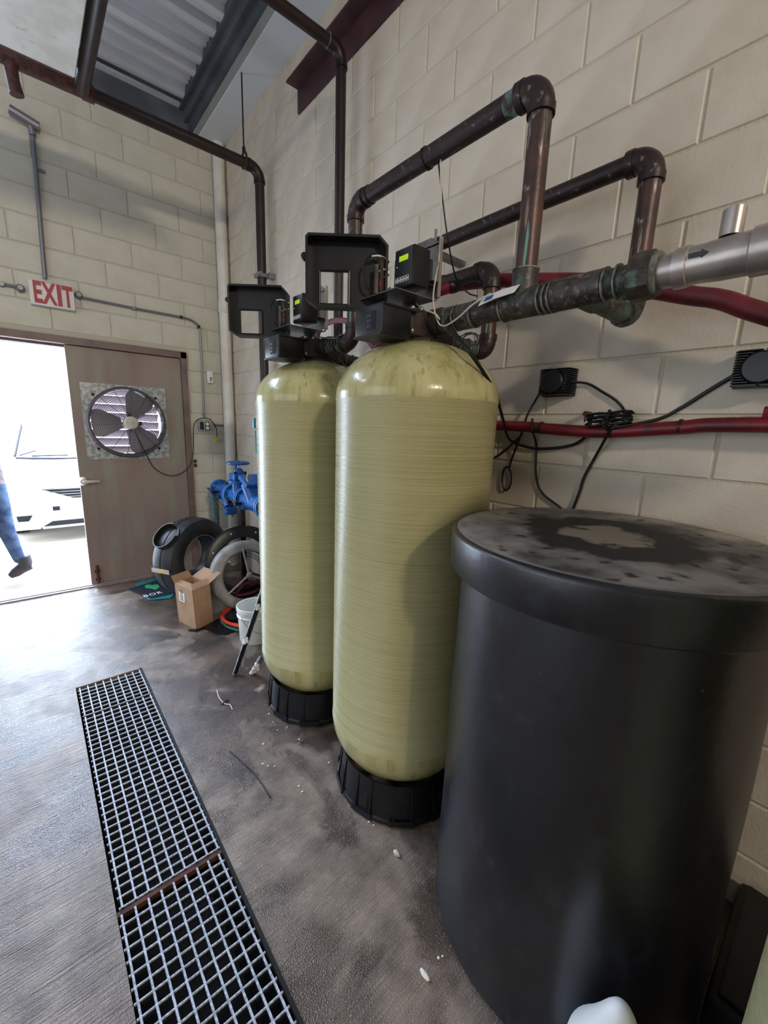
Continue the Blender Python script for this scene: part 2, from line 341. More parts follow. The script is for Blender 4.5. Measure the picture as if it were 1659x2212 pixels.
# block walls
BL, BH, J = 0.4064, 0.2032, 0.009
_bm = {}
def block_mesh(wid, axis, m):
    k = (round(wid, 3), axis, m.name)
    if k in _bm: return _bm[k]
    a, h, d, e = wid/2, (BH - J)/2, .014, .0035
    P = []
    for (u, v, t) in ((a, h, d), (a, h, e), (a - e, h - e, 0)):
        P += [(-u, t, -v), (u, t, -v), (u, t, v), (-u, t, v)]
    if axis == 'X': P = [(p[1], -p[0], p[2]) for p in P]
    F = [(8, 9, 10, 11)]
    for q in (0, 4): F += [(q + i, q + (i+1) % 4, q + 4 + (i+1) % 4, q + 4 + i) for i in range(4)]
    me = bpy.data.meshes.new('block'); me.from_pydata(P, [], F); me.materials.append(m)
    bm = bmesh.new(); bm.from_mesh(me); bmesh.ops.recalc_face_normals(bm, faces=bm.faces)
    bm.to_mesh(me); bm.free(); _bm[k] = me; return me
wr = MB().box((XW + .0045, -5, 0), (XW + .2, YF + .2, ZT)).build('wall_right', M['mortar_r'], kind='structure', smooth=0)
n = 0
for i in range(20):
    z = i * BH; off = .51 if i % 2 == 0 else .727
    ys = []; y = off - 6 * BL
    while y < YF: ys.append(y); y += BL
    ys.append(y)
    for y0, y1 in zip(ys[:-1], ys[1:]):
        a, b = max(y0, -1.2), min(y1, YF + .002)
        if b - a < .03 or b < -.9: continue
        if i * BH > 4.045 - .1: continue
        o = share('block', block_mesh(b - a - J, 'X', M['block_r']), (XW + random.uniform(-.0006, .0006), (a + b)/2, z + BH/2), wr); n += 1
ff = MB()
for (a, b) in (((-4.2, 0), (DX0, ZT)), ((DX1, 0), (XW + .01, ZT)), ((DX0, DZ), (DX1, ZT))):
    ff.box((a[0], YF + .0045, a[1]), (b[0], YF + .2, b[1]))
wf = ff.build('wall_far', M['mortar_f'], kind='structure', smooth=0)
for i in range(20):
    z = i * BH; off = 1.461 - .203 * (0 if i % 2 == 1 else 1)
    if z > 3.95: continue
    x = off + BL
    while x > -1.5:
        segs = [(max(x - BL, -1.4), min(x, XW - .001))]
        if z < 2.15: segs = [(max(s0, DX1 + .002) if s1 > DX1 else s0, s1) for s0, s1 in segs]; segs = [(s0, min(s1, DX0)) if s0 < DX0 else (s0, s1) for s0, s1 in segs if not (s0 >= DX0 and s1 <= DX1 + .01)]
        for s0, s1 in segs:
            if s1 - s0 > .03: share('block', block_mesh(s1 - s0 - J, 'Y', M['block_f']), ((s0 + s1)/2, YF + random.uniform(-.0006, .0006), z + BH/2), wf)
        x -= BL
# floor with trench
GX0, GX1, GY0, GY1 = 0.052, 0.385, 0.30, 2.765
fl = MB()
for (x0, x1, y0, y1) in ((-4.2, GX0, -5, YF), (GX1, XW + .02, -5, YF), (GX0, GX1, -5, GY0), (GX0, GX1, GY1, YF)):
    fl.box((x0, y0, -.3), (x1, y1, 0))
fl.build('floor', M['floor'], kind='structure', smooth=0)
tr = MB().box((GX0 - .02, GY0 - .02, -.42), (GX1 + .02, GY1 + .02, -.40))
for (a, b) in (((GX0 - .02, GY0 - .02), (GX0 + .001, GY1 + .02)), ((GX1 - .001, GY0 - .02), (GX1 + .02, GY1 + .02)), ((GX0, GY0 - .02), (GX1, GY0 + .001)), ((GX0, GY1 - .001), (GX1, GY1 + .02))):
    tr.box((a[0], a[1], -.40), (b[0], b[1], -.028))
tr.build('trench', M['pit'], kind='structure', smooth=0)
# outside ground
MB().box((-30, YF + .2, -.32), (30, 60, -.02)).box((-.9, YF + .0, -.3), (1.3, YF + .25, -.004)).build('ground', M['apron'], kind='structure', smooth=0)
# rest of the shell
MB().box((-4.2, -5, 0), (-4.0, YF, ZD)).build('wall_left', M['plain'], kind='structure', smooth=0)
MB().box((-4.2, -5.2, 0), (XW + .2, -5, ZD)).build('wall_rear', M['plain'], kind='structure', smooth=0)
ce = MB().box((-4.2, -5.2, ZD + .062), (XW + .2, YF + .2, ZD + .2)).build('ceiling', M['beam'], kind='structure', smooth=0)
# ribbed deck panels
pw = .92; y1 = YF + .02; k = 0
rib = []
for j in range(6): rib += [(j*pw/6, .055), (j*pw/6 + .02, .006), (j*pw/6 + .058, .0), (j*pw/6 + .096, .006), (j*pw/6 + .116, .055)] if j % 3 != 2 else [(j*pw/6, .055), (j*pw/6 + .03, .030), (j*pw/6 + .06, .055), (j*pw/6 + .09, .030), (j*pw/6 + .12, .055)]
rib.append((pw - .002, .055))
while y1 > -1.2:
    mb = MB(); vs = []; fs = []
    for (yy, zz) in rib: vs += [(-4.0, y1 - yy, ZD + zz), (1.40, y1 - yy, ZD + zz)]
    for q in range(len(rib) - 1): fs.append((2*q, 2*q+1, 2*q+3, 2*q+2))
    mb.add(vs, fs).build('deck_panel', M['deck'], ce, smooth=0); y1 -= pw
# eave beam (stepped section) along the right wall, with soffit
MB().box((1.30, -5, ZD - .01), (1.37, YF, ZD + .05)).box((1.335, -5, ZD - .09), (1.40, YF, ZD - .0)).box((1.37, -5, ZD - .06), (1.42, YF, ZT + .03)).build('trim_1', M['beam'], kind='structure', smooth=0)
MB().box((1.40, -5, ZT + .012), (1.455, YF, ZT + .16)).build('trim_2', mat('grey_flashing', S(160, 164, 164), .5), kind='structure', smooth=0)
MB().box((1.44, -5, ZT), (XW + .01, YF, ZT + .02)).build('trim_3', M['soffit'], kind='structure', smooth=0)
MB().box((-4, YF - .03, ZT - .02), (1.44, YF + .02, ZD + .06)).box((-4, YF - .16, ZD + .02), (1.3, YF - .02, ZD + .056)).build('trim_4', M['beam'], kind='structure', smooth=0)
# door frame, leaf
df = MB()
df.box((DX1 - .05, YF - .02, 0), (DX1 + .004, YF + .16, DZ)).box((DX1 - .068, YF + .055, 0), (DX1 - .045, YF + .16, DZ - .05))
df.box((DX0 - .004, YF - .02, 0), (DX0 + .05, YF + .16, DZ)).box((DX0, YF - .02, DZ - .055), (DX1, YF + .16, DZ + .004)).box((DX0 + .045, YF + .055, DZ - .075), (DX1 - .045, YF + .16, DZ - .05))
df.build('trim_5', M['frame'], kind='structure', smooth=0)
MB().box((DX0, YF - .03, 0), (DX1, YF + .14, .012)).box((DX0, YF + .0, .012), (DX1, YF + .06, .02)).build('trim_6', M['louver'], kind='structure', smooth=0)
LX0, LX1, LZ0, LZ1, LY = .302, 1.192, .022, 2.135, YF + .012
FC = Vector((.708, 0, 1.513)); FH = .285
dl = MB()
for (a, b) in (((LX0, LZ0), (LX1, FC.z - FH)), ((LX0, FC.z + FH), (LX1, LZ1)), ((LX0, FC.z - FH), (FC.x - FH, FC.z + FH)), ((FC.x + FH, FC.z - FH), (LX1, FC.z + FH))):
    dl.box((a[0], LY, a[1]), (b[0], LY + .044, b[1]))
door = dl.build('door_1', M['taupe'], kind='structure', smooth=0)
hd = px(180, 1040, Y=YF)
o = MB().lathe([(.004, -.03), (.024, -.03), (.038, -.012), (.040, .012)], (hd.x, YF, hd.z), 24, 'Y').tube([(hd.x, YF - .02, hd.z), (hd.x, YF - .06, hd.z)], .011).tube([(hd.x - .004, YF - .058, hd.z), (hd.x + .05, YF - .060, hd.z), (hd.x + .115, YF - .05, hd.z)], [.013, .011, .009]).build('door_handle', M['motor'], door)
bt = px(212, 1246, Y=YF)
MB().tube([(bt.x, YF - .004, .025), (bt.x, YF - .004, .20)], .009).box((bt.x - .022, YF - .008, .13), (bt.x + .022, YF + .012, .15)).box((bt.x - .02, YF - .008, .05), (bt.x + .02, YF + .012, .07)).box((bt.x - .011, YF - .006, .04), (bt.x + .011, YF + .012, .19)).build('door_bolt', M['rust'], door)
# left leaf, swung open to the outside
MB().box((DX0 + .05, YF + .16, LZ0), (DX0 + .094, YF + 1.06, LZ1)).build('door_2', M['taupe'], kind='structure', smooth=0)

# ---------------------------------------------------------------- wall fan on the door
fan = empty('wall_fan', (FC.x, LY, FC.z - .34), 'round belt-less wall fan with wire guard set in the taupe door', 'fan')
fan['label'] = 'round grey fan with wire guard on galvanised plate, set in the taupe door'
pl = MB()
n = 48; R0 = .30; A = .332
ring = [(FC.x + R0*math.cos(2*PI*j/n), LY - .008, FC.z + R0*math.sin(2*PI*j/n)) for j in range(n)]
sq = []
for j in range(n):
    c_, s_ = math.cos(2*PI*j/n), math.sin(2*PI*j/n); q = A / max(abs(c_), abs(s_)); sq.append((FC.x + q*c_, LY - .008, FC.z + q*s_))
vs = ring + sq + [(x, LY - .002, z) for x, y, z in sq]
pl.add(vs, [(j, (j+1) % n, n + (j+1) % n, n + j) for j in range(n)] + [(n + j, n + (j+1) % n, 2*n + (j+1) % n, 2*n + j) for j in range(n)])
pl.build('mounting_plate', M['galv'], fan)
MB().lathe([(.285, .03), (.30, 0), (.315, -.004), (.318, -.03), (.308, -.06), (.296, -.06), (.288, -.03), (.285, .03)], (FC.x, LY - .01, FC.z), 56, 'Y', cap=False).build('fan_ring', M['wire'], fan)
for k in range(8):
    z0 = FC.z - .27 + k * .075
    q = MB().prism([(FC.x - .28, LY + .085, z0 - .014), (FC.x - .28, LY + .088, z0 - .014), (FC.x - .28, LY + .022, z0 + .054), (FC.x - .28, LY + .019, z0 + .054)], (.545, 0, 0)).build('louvre_slat', M['louver'], fan, smooth=0)
gd = MB()
for k in range(17):
    r_ = .055 + k * .0148; yy = LY - .155 + (.095 * (r_/.295)**3)
    gd.tube([(FC.x + r_*math.cos(2*PI*j/44), yy, FC.z + r_*math.sin(2*PI*j/44)) for j in range(44)], .0022, 3, closed=True)
for k in range(14):
    a = 2*PI*k/14 + .1
    gd.tube([(FC.x + r_*math.cos(a), LY - .158 + (.095 * (r_/.295)**3), FC.z + r_*math.sin(a)) for r_ in (.05, .12, .2, .26, .30)], .0024, 5)
gd.build('wire_guard', M['wire'], fan)
bm_ = None
for k, a in enumerate((62, 182, 302)):
    a = math.radians(a); u = Vector((math.cos(a), 0, math.sin(a))); v = Vector((-math.sin(a), 0, math.cos(a))); c0 = Vector((FC.x, LY - .03, FC.z)); q = MB(); vs = []
    for i in range(7):
        r_ = .05 + i * .038; wd = .045 + .075 * min(1, i/4) ; tw = .045 * (1 - i * .05)
        for s_ in (-1, -.33, .33, 1): vs.append(c0 + u * r_ + v * wd * s_ * (1 - .10*(i == 6)*abs(s_)) + Vector((0, -tw * s_, 0)))
    fs = [(i*4 + j, i*4 + j + 1, i*4 + j + 5, i*4 + j + 4) for i in range(6) for j in range(3)]
    vs2 = [p + Vector((0, .003, 0)) for p in vs]; m_ = len(vs)
    fs += [tuple(reversed([i + m_ for i in f])) for f in fs]
    q.add(vs + vs2, fs).build('fan_blade', M['fanblade'], fan)
mo = MB().lathe([(.001, -.20), (.046, -.20), (.056, -.19), (.058, -.16), (.055, -.10), (.05, -.06), (.001, -.06)], (FC.x, LY, FC.z), 28, 'Y', cap=False)
mo.lathe([(.010, -.204), (.014, -.201), (.018, -.203), (.02, -.20)], (FC.x, LY, FC.z), 18, 'Y')
mo.build('motor', M['motor'], fan)
MB().box((FC.x + .055, LY - .185, FC.z - .02), (FC.x + .085, LY - .12, FC.z + .016), bev=.004).box((FC.x - .018, LY - .14, FC.z + .055), (FC.x + .016, LY - .08, FC.z + .085), bev=.004).tube([(FC.x, LY - .12, FC.z - .055), (FC.x, LY - .12, FC.z - .075)], .011).build('motor_bracket', M['blackpl'], fan)
for sx in (-1, 1):
    for sz in (-1, 1):
        MB().ball((FC.x + sx*.245, LY - .012, FC.z + sz*.235), .012).build('bolt', M['blackpl'], fan)
# fan cord
cordpts = [(FC.x + .03, LY - .12, FC.z - .07)] + [px(x, y, Y=YF - d) for x, y, d in ((318, 985, .06), (335, 1012, .05), (365, 1027, .05), (392, 1022, .05), (413, 1000, .035), (418, 960, .02), (418, 925, .02), (425, 908, .03), (440, 903, .07), (455, 907, .06), (467, 925, .03), (469, 945, .03))]
cord = empty('fan_cord', cordpts[3], 'thin black fan cord drooping from the fan to the outlet box', 'cord')
MB().tube(spl(cordpts), .0042, 8).build('cable', M['blackrub'], cord)
pe = px(465, 951, Y=YF - .03)
MB().box((pe.x - .017, YF - .045, pe.z - .016), (pe.x + .017, YF - .015, pe.z + .018), bev=.004).tube([(pe.x - .02, YF - .03, pe.z - .018), (pe.x - .024, YF - .03, pe.z - .036)], .003, 6).tube([(pe.x - .006, YF - .03, pe.z - .018), (pe.x - .01, YF - .03, pe.z - .036)], .003, 6).build('plug', M['yellow'], cord, label='yellow plug hanging at the end')

# ---------------------------------------------------------------- exit sign & conduits
ex0, ex1 = px(60, 604, Y=YF - .05), px(163, 665, Y=YF - .05); ez0, ez1 = px(63, 655, Y=YF - .05).z, px(55, 602, Y=YF - .05).z
es = empty('exit_sign', ((ex0.x + ex1.x)/2, YF, ez0), 'white sign with red EXIT letters on conduit above the doorway', 'sign')
MB().box((ex0.x, YF - .05, ez0), (ex1.x, YF - .004, ez1), bev=.006).build('housing', M['exit'], es)
cxx = (ex0.x + ex1.x)/2
for ch, dx in zip('EXIT', (-.092, -.02, .044, .098)):
    t = text_mb(ch, .215, frame((cxx + dx, YF - .0515, (ez0 + ez1)/2), (1, 0, 0), (0, 0, 1)), xs=.52 if ch != 'I' else .8, bold=.007)
    t.build('letter', M['exitred'], es, smooth=0)
for (u, v) in ((44, 622), (170, 637)):
    p = px(u, v, Y=YF - .03)
    es_b = MB().lathe([(.001, -.05), (.016, -.05), (.022, -.042), (.028, -.03), (.028, -.004)], (p.x, YF, p.z), 20, 'Y', cap=False).build('conduit_box', M['conduit'], es)
MB().tube([px(-30, 607, Y=YF - .015), px(44, 621, Y=YF - .015)], .011, 10).build('conduit', M['conduit'], es)
for (u, v) in ((3, 613), ):
    p = px(u, v, Y=YF - .02); MB().lathe([(.001, -.03), (.016, -.03), (.02, -.02), (.02, -.004)], (p.x, YF, p.z), 16, 'Y', cap=False).build('conduit_box', M['conduit'], es)
# vertical conduit above the sign
vc = empty('vertical_conduit', px(98, 600, Y=YF - .02), 'grey vertical conduit running down the far wall to the exit sign', 'conduit')
MB().tube([px(68, 268, Y=YF - .02), px(80, 400, Y=YF - .018), px(97, 602, Y=YF - .02)], .015, 12).build('conduit', M['conduit'], vc)
p = px(57, 262, Y=YF - .04)
MB().tube([(p.x - .09, YF - .05, p.z + .035), (p.x + .07, YF - .05, p.z - .01)], .03, 10).tube([(p.x + .02, YF - .04, p.z), (p.x + .03, YF - .03, p.z - .07)], .022, 10).build('junction_box', M['conduit'], vc)
p = px(86, 368, Y=YF - .01); MB().box((p.x - .02, YF - .012, p.z - .012), (p.x + .03, YF - .002, p.z + .012)).build('strap', M['conduit'], vc)
# right conduit to outlet
oc = empty('outlet_conduit', px(441, 900, Y=YF), 'thin grey conduit bending down from the exit sign to the outlet box', 'conduit')
k1, k2, k3 = px(178, 643, Y=YF - .018), px(396, 686, Y=YF - .018), px(432, 712, Y=YF - .018)
MB().tube([k1, px(300, 668, Y=YF - .018), k2] + arc(k2, Vector((k3.x - .005, YF - .018, k2.z)), k3, 6)[1:] + [px(437, 800, Y=YF - .018), px(441, 903, Y=YF - .018)], .010, 10).build('conduit', M['conduit'], oc)
for (u, v) in ((290, 666), (391, 685), (429, 706), (440, 895)):
    p = px(u, v, Y=YF - .018); MB().box((p.x - .012, YF - .031, p.z - .013), (p.x + .012, YF - .002, p.z + .013), bev=.003).build('coupling', M['blackpl'] if u in (391, 429) else M['conduit'], oc)
p = px(442, 920, Y=YF - .03)
ob = empty('outlet_box', (p.x, YF, p.z - .05), 'square grey outlet box with two round sockets under a clear cover', 'outlet')
MB().box((p.x - .062, YF - .045, p.z - .052), (p.x + .062, YF - .002, p.z + .052), bev=.004).build('housing', M['galv'], ob)
MB().box((p.x - .05, YF - .048, p.z - .04), (p.x - .012, YF - .044, p.z + .04)).box((p.x + .0, YF - .0475, p.z - .04), (p.x + .045, YF - .044, p.z + .042)).build('cover_recess', M['charcoal'], ob)
for dz in (-.02, .02): MB().lathe([(.001, -.052), (.017, -.052), (.018, -.046)], (p.x + .022, YF, p.z + dz), 18, 'Y', cap=False).build('socket', M['white'], ob)
q1, q2 = px(462, 918, Y=YF - .014), px(508, 921, Y=YF - .014)
MB().tube([q1, q2], .011, 10).build('conduit', M['conduit'], ob)
p = px(453, 815, Y=YF - .02)
ds = empty('wall_dispenser', (p.x, YF, p.z - .05), 'small white box with dark print on far wall beside conduit', 'dispenser')
MB().box((p.x - .027, YF - .04, p.z - .058), (p.x + .027, YF - .002, p.z + .058), bev=.008).build('case', M['white'], ds)
text_mb('air', .03, frame((p.x, YF - .0412, p.z - .022), (0, 0, -1), (1, 0, 0))).build('print', M['charcoal'], ds, smooth=0) if False else MB().box((p.x - .006, YF - .0412, p.z - .04), (p.x + .013, YF - .0395, p.z - .036)).box((p.x - .006, YF - .0412, p.z - .03), (p.x + .013, YF - .0395, p.z - .024)).box((p.x - .002, YF - .0412, p.z - .018), (p.x + .013, YF - .0395, p.z - .002)).build('print', M['charcoal'], ds, smooth=0)
p = px(421, 1000, Y=YF)
MB().box((p.x - .014, YF - .02, p.z - .04), (p.x + .014, YF - .001, p.z - .006), bev=.004).box((p.x - .014, YF - .02, p.z + .006), (p.x + .014, YF - .001, p.z + .035), bev=.004).build('strike_box', M['rust'], cat='bracket', label='pair of tiny rusty brackets on wall beside the door frame')

# ---------------------------------------------------------------- corner downpipe
dp = empty('downpipe', (1.592, 4.375, 0), 'white painted plastic pipe standing in the wall corner', 'pipe')
MB().tube([(1.60, 4.375, 0), (1.60, 4.375, 2.62)], .052, 24).build('pipe', M['pvc'], dp)
MB().tube([(1.60, 4.375, 2.66), (1.60, 4.375, 4.12)], .052, 24).build('pipe', M['pvc'], dp)
MB().tube([(1.60, 4.375, 2.60), (1.60, 4.375, 2.70)], .058, 24).build('coupling', M['pvc'], dp)

# ---------------------------------------------------------------- overhead pipes
def elbow(name, m, parent, a, c, b, r, rr):
    a, b, c = Vector(a), Vector(b), Vector(c); pts = arc(a, c, b, 10)
    e1 = (a - c).normalized(); e2 = (b - c).normalized()
    mb = MB().tube([a + e1 * .012] + pts + [b + e2 * .012], r, 18)
    mb.tube([a - e1 * .004, a + e1 * .018], r * 1.07, 18).tube([b - e2 * .004, b + e2 * .018], r * 1.07, 18)
    return mb.build(name, m, parent)
sp = empty('sprinkler_pipe', (1.575, 3.45, 0), 'dark iron pipe hung under the deck turning down at the wall corner', 'pipe')
za = 3.478; xa, ya, r_ = 1.577, 3.455, .036
MB().tube([(.50, ya, za), (xa - .09, ya, za)], r_, 18).build('pipe', M['blackpipe'], sp)
MB().tube([(-1.6, ya, za - .01), (.49, ya, za)], r_ * 1.15, 16).build('pipe', M['rust'], sp, label='rusty left length of pipe')
MB().tube([(.46, ya, za), (.52, ya, za)], r_ * 1.3, 16).build('coupling', M['rust'], sp)
elbow('elbow', M['brownpipe'], sp, (xa - .08, ya, za), (xa, ya, za), (xa, ya, za - .08), r_ * 1.12, .08)
MB().tube([(xa, ya, za - .09), (xa, ya - .01, .93)], r_, 18).build('pipe', M['blackpipe'], sp)
MB().tube([(.135, ya, za), (.135, ya, za + .13)], .03, 12).tube([(.135, ya, za), (.14, ya, za - .10), (.15, ya, za - .17)], [.034, .030, .034], 12).build('drop_nipple', M['rust'], sp)
MB().tube([(.05, ya - .04, za + .03), (-.1, ya - .04, za + .05), (-.3, ya - .04, za + .02)], .016, 8).build('wire_conduit', M['rust'], sp)
hx = px(527, 335, Y=ya).x
MB().tube([(hx, ya, za + .09), (hx, ya, ZD)], .006, 8).build('hanger_rod', M['blackpipe'], sp)
MB().tube([(hx, ya + .045*math.cos(t), za + .015 + .055*math.sin(t)) for t in [2*PI*i/16 for i in range(16)]], .008, 6, closed=True).tube([(hx, ya, za + .07), (hx, ya, za + .10)], .013, 8).build('hanger_ring', M['blackpipe'], sp)
zc = px(590, 588, X=1.60).z
MB().box((xa - .05, ya - .05, zc - .014), (xa + .05, ya + .045, zc + .014), bev=.004).box((xa + .03, ya - .075, zc - .02), (XW - .003, ya - .04, zc + .02)).tube([(xa - .05, ya - .05, zc), (xa - .05, ya - .09, zc)], .01, 8).build('pipe_clamp', M['conduit'], sp)
rp_ = empty('riser_pipe', (1.55, 2.30, 0), 'tall brown iron riser passing in front of the red steel angle', 'pipe')
xb, yb, zb, r_ = 1.55, 2.302, 3.60, .0295
MB().tube([(xb, yb, zb - .08), (xb, yb, 1.62)], r_, 18).build('pipe', M['brownpipe'], rp_)
elbow('elbow', M['brownpipe'], rp_, (xb, yb, zb - .07), (xb, yb, zb), (xb - .07, yb, zb), r_ * 1.15, .08)
MB().tube([(xb - .08, yb, zb), (-1.5, yb, zb)], r_, 18).build('pipe', M['brownpipe'], rp_)
MB().tube([(xb - .075, yb, zb), (xb - .092, yb, zb)], r_ * 1.2, 18).build('joint_ring', M['solder'], rp_)

# steel angle on right wall
av = px(646, 193, X=XW); al = av.y
ag = empty('steel_angle', (XW, 1.2, 3.65), 'dark red steel angle bolted high along the block wall', 'beam')
MB().box((XW - .012, -1.0, 3.652), (XW - .002, al, 3.803)).build('vertical_leg', M['redsteel'], ag, smooth=0)
MB().box((XW - .098, -1.0, 3.794), (XW - .002, al, 3.806)).build('horizontal_leg', M['redsteel'], ag, smooth=0)

# hanging white cabinet top-left
cb = empty('hanging_cabinet', (-.4, 2.7, 3.40), 'rust-speckled white metal cabinet hung under the roof deck', 'heater')
MB().box((-1.2, 1.7, 3.40), (.405, 3.245, 3.62), bev=.008).build('casing', M['panelwhite'], cb)
MB().tube([(.455, 1.4, 3.45), (.455, 3.40, 3.45)], .038, 12).build('side_pipe', M['blackpipe'], cb)
MB().box((-1.2, 3.245, 3.402), (.40, 3.262, 3.42)).build('lower_lip', M['rust'], cb)
for (x, y) in ((-1.0, 1.9), (-1.0, 3.1), (.3, 1.9), (.3, 3.1)): MB().tube([(x, y, 3.615), (x, y, ZD)], .008, 8).build('hanger_rod', M['brownpipe'], cb)

# ================================================================ WATER SOFTENERS
def softener(cx, cy, label):
    root = empty('water_softener', (cx, cy, 0), label, 'tank', 'water softener tanks by the block wall')
    R = .305; pr = []
    for i in range(9): t = i/8*PI/2; pr.append((max(.0001, R*math.sin(t)), .330 - .240*math.cos(t)))
    pr[0] = (.10, .094); nb = len(pr)
    pr += [(R, .335), (R - .002, .337), (R - .002, 1.648), (R, 1.651)]; nc = len(pr)
    for i in range(1, 13): t = i/12*PI/2; pr.append((max(.0001, R*math.cos(t))*(1), 1.655 + .212*math.sin(t)))
    pr[-1] = (.06, 1.867)
    MB().lathe(pr, (cx, cy, 0), 72, mif=lambda i: 0 if nb <= i < nc - 1 else 1).build('tank', [M['fibre'], M['dome']], root, smooth=50)
    # slotted base
    b = MB(); pf = [(.272, 0), (.279, .008), (.277, .020), (.271, .026), (.259, .150), (.256, .170), (.246, .164), (.245, .02), (.25, 0)]
    b.lathe(pf + [pf[0]], (cx, cy, 0), 72, cap=False); bs = b.build('tank_base', M['blackpl'], root)
    for k in range(10):
        a = 2*PI*k/10 + .25
        u = Vector((math.cos(a), math.sin(a), 0)); v = Vector((-math.sin(a), math.cos(a), 0)); c0 = Vector((cx, cy, 0))
        q = MB()
        for s_ in (-1, 1):
            q.prism([c0 + u*.262 + v*.036*s_ + Vector((0,0,.03)), c0 + u*.277 + v*.036*s_ + Vector((0,0,.03)), c0 + u*.258 + v*.034*s_ + Vector((0,0,.165)), c0 + u*.245 + v*.034*s_ + Vector((0,0,.165))], v * .006)
        q.prism([c0 + u*.269 + v*.05 + Vector((0,0,.008)), c0 + u*.282 + v*.05 + Vector((0,0,.008)), c0 + u*.279 + v*.05 + Vector((0,0,.03)), c0 + u*.268 + v*.05 + Vector((0,0,.03))], v * -.1)
        q.build('rib', M['blackpl'], bs)
        MB().prism([c0 + u*.2665 - v*.02 + Vector((0,0,.04)), c0 + u*.2715 - v*.02 + Vector((0,0,.04)), c0 + u*.2575 - v*.02 + Vector((0,0,.15)), c0 + u*.2525 - v*.02 + Vector((0,0,.15))], v * .04).build('slot', M['pit'], bs)
    dy = cy - 1.156; dx = cx - 1.138
    T = lambda x, y, z: Vector((x + dx, y + dy, z))
    # valve body
    vb = MB().lathe([(.085, 1.852), (.09, 1.866), (.075, 1.878), (.06, 1.885), (.06, 1.90)], T(1.138, 1.156, 0), 28)
    vb.box(T(1.02, 1.085, 1.868), T(1.255, 1.245, 1.962), bev=.018).tube([T(1.14, 1.10, 1.925), T(1.14, 1.045, 1.925)], .043, 20).tube([T(1.235, 1.165, 1.90), T(1.285, 1.165, 1.895)], .036, 18)
    vb.tube([T(1.10, 1.17, 1.955), T(1.10, 1.17, 1.985)], .03, 14).tube([T(1.20, 1.13, 1.95), T(1.20, 1.13, 1.985)], .02, 12)
    v = vb.build('valve_body', M['bronze'], root)
    for (x, y, z) in ((1.03, 1.083, 1.952), (1.03, 1.083, 1.88), (1.07, 1.083, 1.955)): MB().ball(T(x, y, z), .008).build('bolt', M['bolt'], v)
    # meter box
    mbx = MB(); x0, x1, y0, y1, z0, z1 = .887, 1.012, 1.07, 1.215, 1.846, 1.938
    mbx.box(T(x0, y0, z0), T(x1, y1, z1), bev=.004).box(T(x0 - .006, y0 - .001, z0 - .001), T(x1 - .03, y1, z0 + .006))
    mbx.prism([T(x0 - .0, y0 - .003, z1 - .004), T(x1 + .03, y0 - .003, z1 - .002), T(x1 + .03, y1 + .003, z1 - .002), T(x0, y1 + .003, z1 - .004)], (0, 0, .006))
    tb = mbx.build('timer_box', M['blackpl'], root)
    MB().box(T(x0 - .0015, y0 + .035, z0 + .018), T(x0 + .004, y0 + .085, z0 + .075), bev=.002).build('dial_window', M['pit'], tb)
    for k in range(3): MB().box(T(x0 - .0035, y0 + .052, z0 + .026 + k*.016), T(x0 + .002, y0 + .076, z0 + .036 + k*.016), bev=.002).build('digit', M['charcoal'], tb)
    # bracket
    bk = MB().box(T(.935, 1.065, 1.988), T(1.12, 1.30, 1.991))
    bk.tube([T(1.118, 1.07, 1.9895), T(1.128, 1.07, 1.995), T(1.131, 1.07, 2.01)], .0035, 6).box(T(1.130, 1.065, 2.005), T(1.134, 1.30, 2.175))
    bk.prism([T(1.130, 1.065, 2.17), T(1.130, 1.11, 2.20), T(1.130, 1.26, 2.20), T(1.130, 1.30, 2.17)], (.004, 0, 0))
    br = bk.build('bracket', M['plate'], root)
    MB().box(T(1.122, 1.060, 2.0), T(1.136, 1.066, 2.19)).build('bracket_edge', M['steel'], br)
    # controller with display
    cx0, cx1, cy0, cy1, cz0, cz1 = 1.004, 1.078, 1.062, 1.152, 2.016, 2.134
    ct = MB().box(T(cx0, cy0, cz0), T(cx1, cy1, cz1), bev=.003).box(T(cx1, cy0 + .012, cz0 + .018), T(cx1 + .036, cy1 - .005, cz1 - .02)).build('controller', M['blackpl'], root)
    MB().box(T(cx0 - .003, cy0 + .003, cz0 + .004), T(cx0, cy1 - .003, cz1 - .004), bev=.001).build('face_panel', M['charcoal'], ct)
    MB().box(T(cx0 - .0045, cy0 + .024, cz1 - .040), T(cx0 - .002, cy1 - .024, cz1 - .024)).build('display', M['lcd'], ct, smooth=0)
    for k in range(5):
        yk = cy0 + .018 + k*.0135; q = MB()
        for (a, b, c, d) in ((0, 0, .011, .0008), (0, .0162, .011, .017), (0, 0, .0008, .017), (.0102, 0, .011, .017)): q.box(T(cx0 - .0042, yk + a, cz0 + .014 + b), T(cx0 - .003, yk + c, cz0 + .014 + d))
        q.prism([T(cx0 - .0042, yk + .003, cz0 + .019), T(cx0 - .0042, yk + .008, cz0 + .019), T(cx0 - .0042, yk + .0055, cz0 + .026)], (.001, 0, 0))
        q.build('button', M['whitegl'], ct, smooth=0)
    MB().ball(T(cx0 - .003, cy1 - .014, cz0 + .064), .0022).build('indicator', M['whitegl'], ct)
    MB().box(T(cx1 + .012, cy0 - .004, cz0 + .03), T(cx1 + .04, cy0 + .012, cz0 + .092)).build('side_vent', M['conduit'], ct)
    # motor, wires
    wr_ = MB().box(T(.962, 1.175, 1.995), T(.985, 1.20, 2.115), bev=.003).tube([T(.955, 1.19, 2.0), T(.955, 1.19, 2.09)], .009, 8).build('terminal_strip', M['bronze'], root)
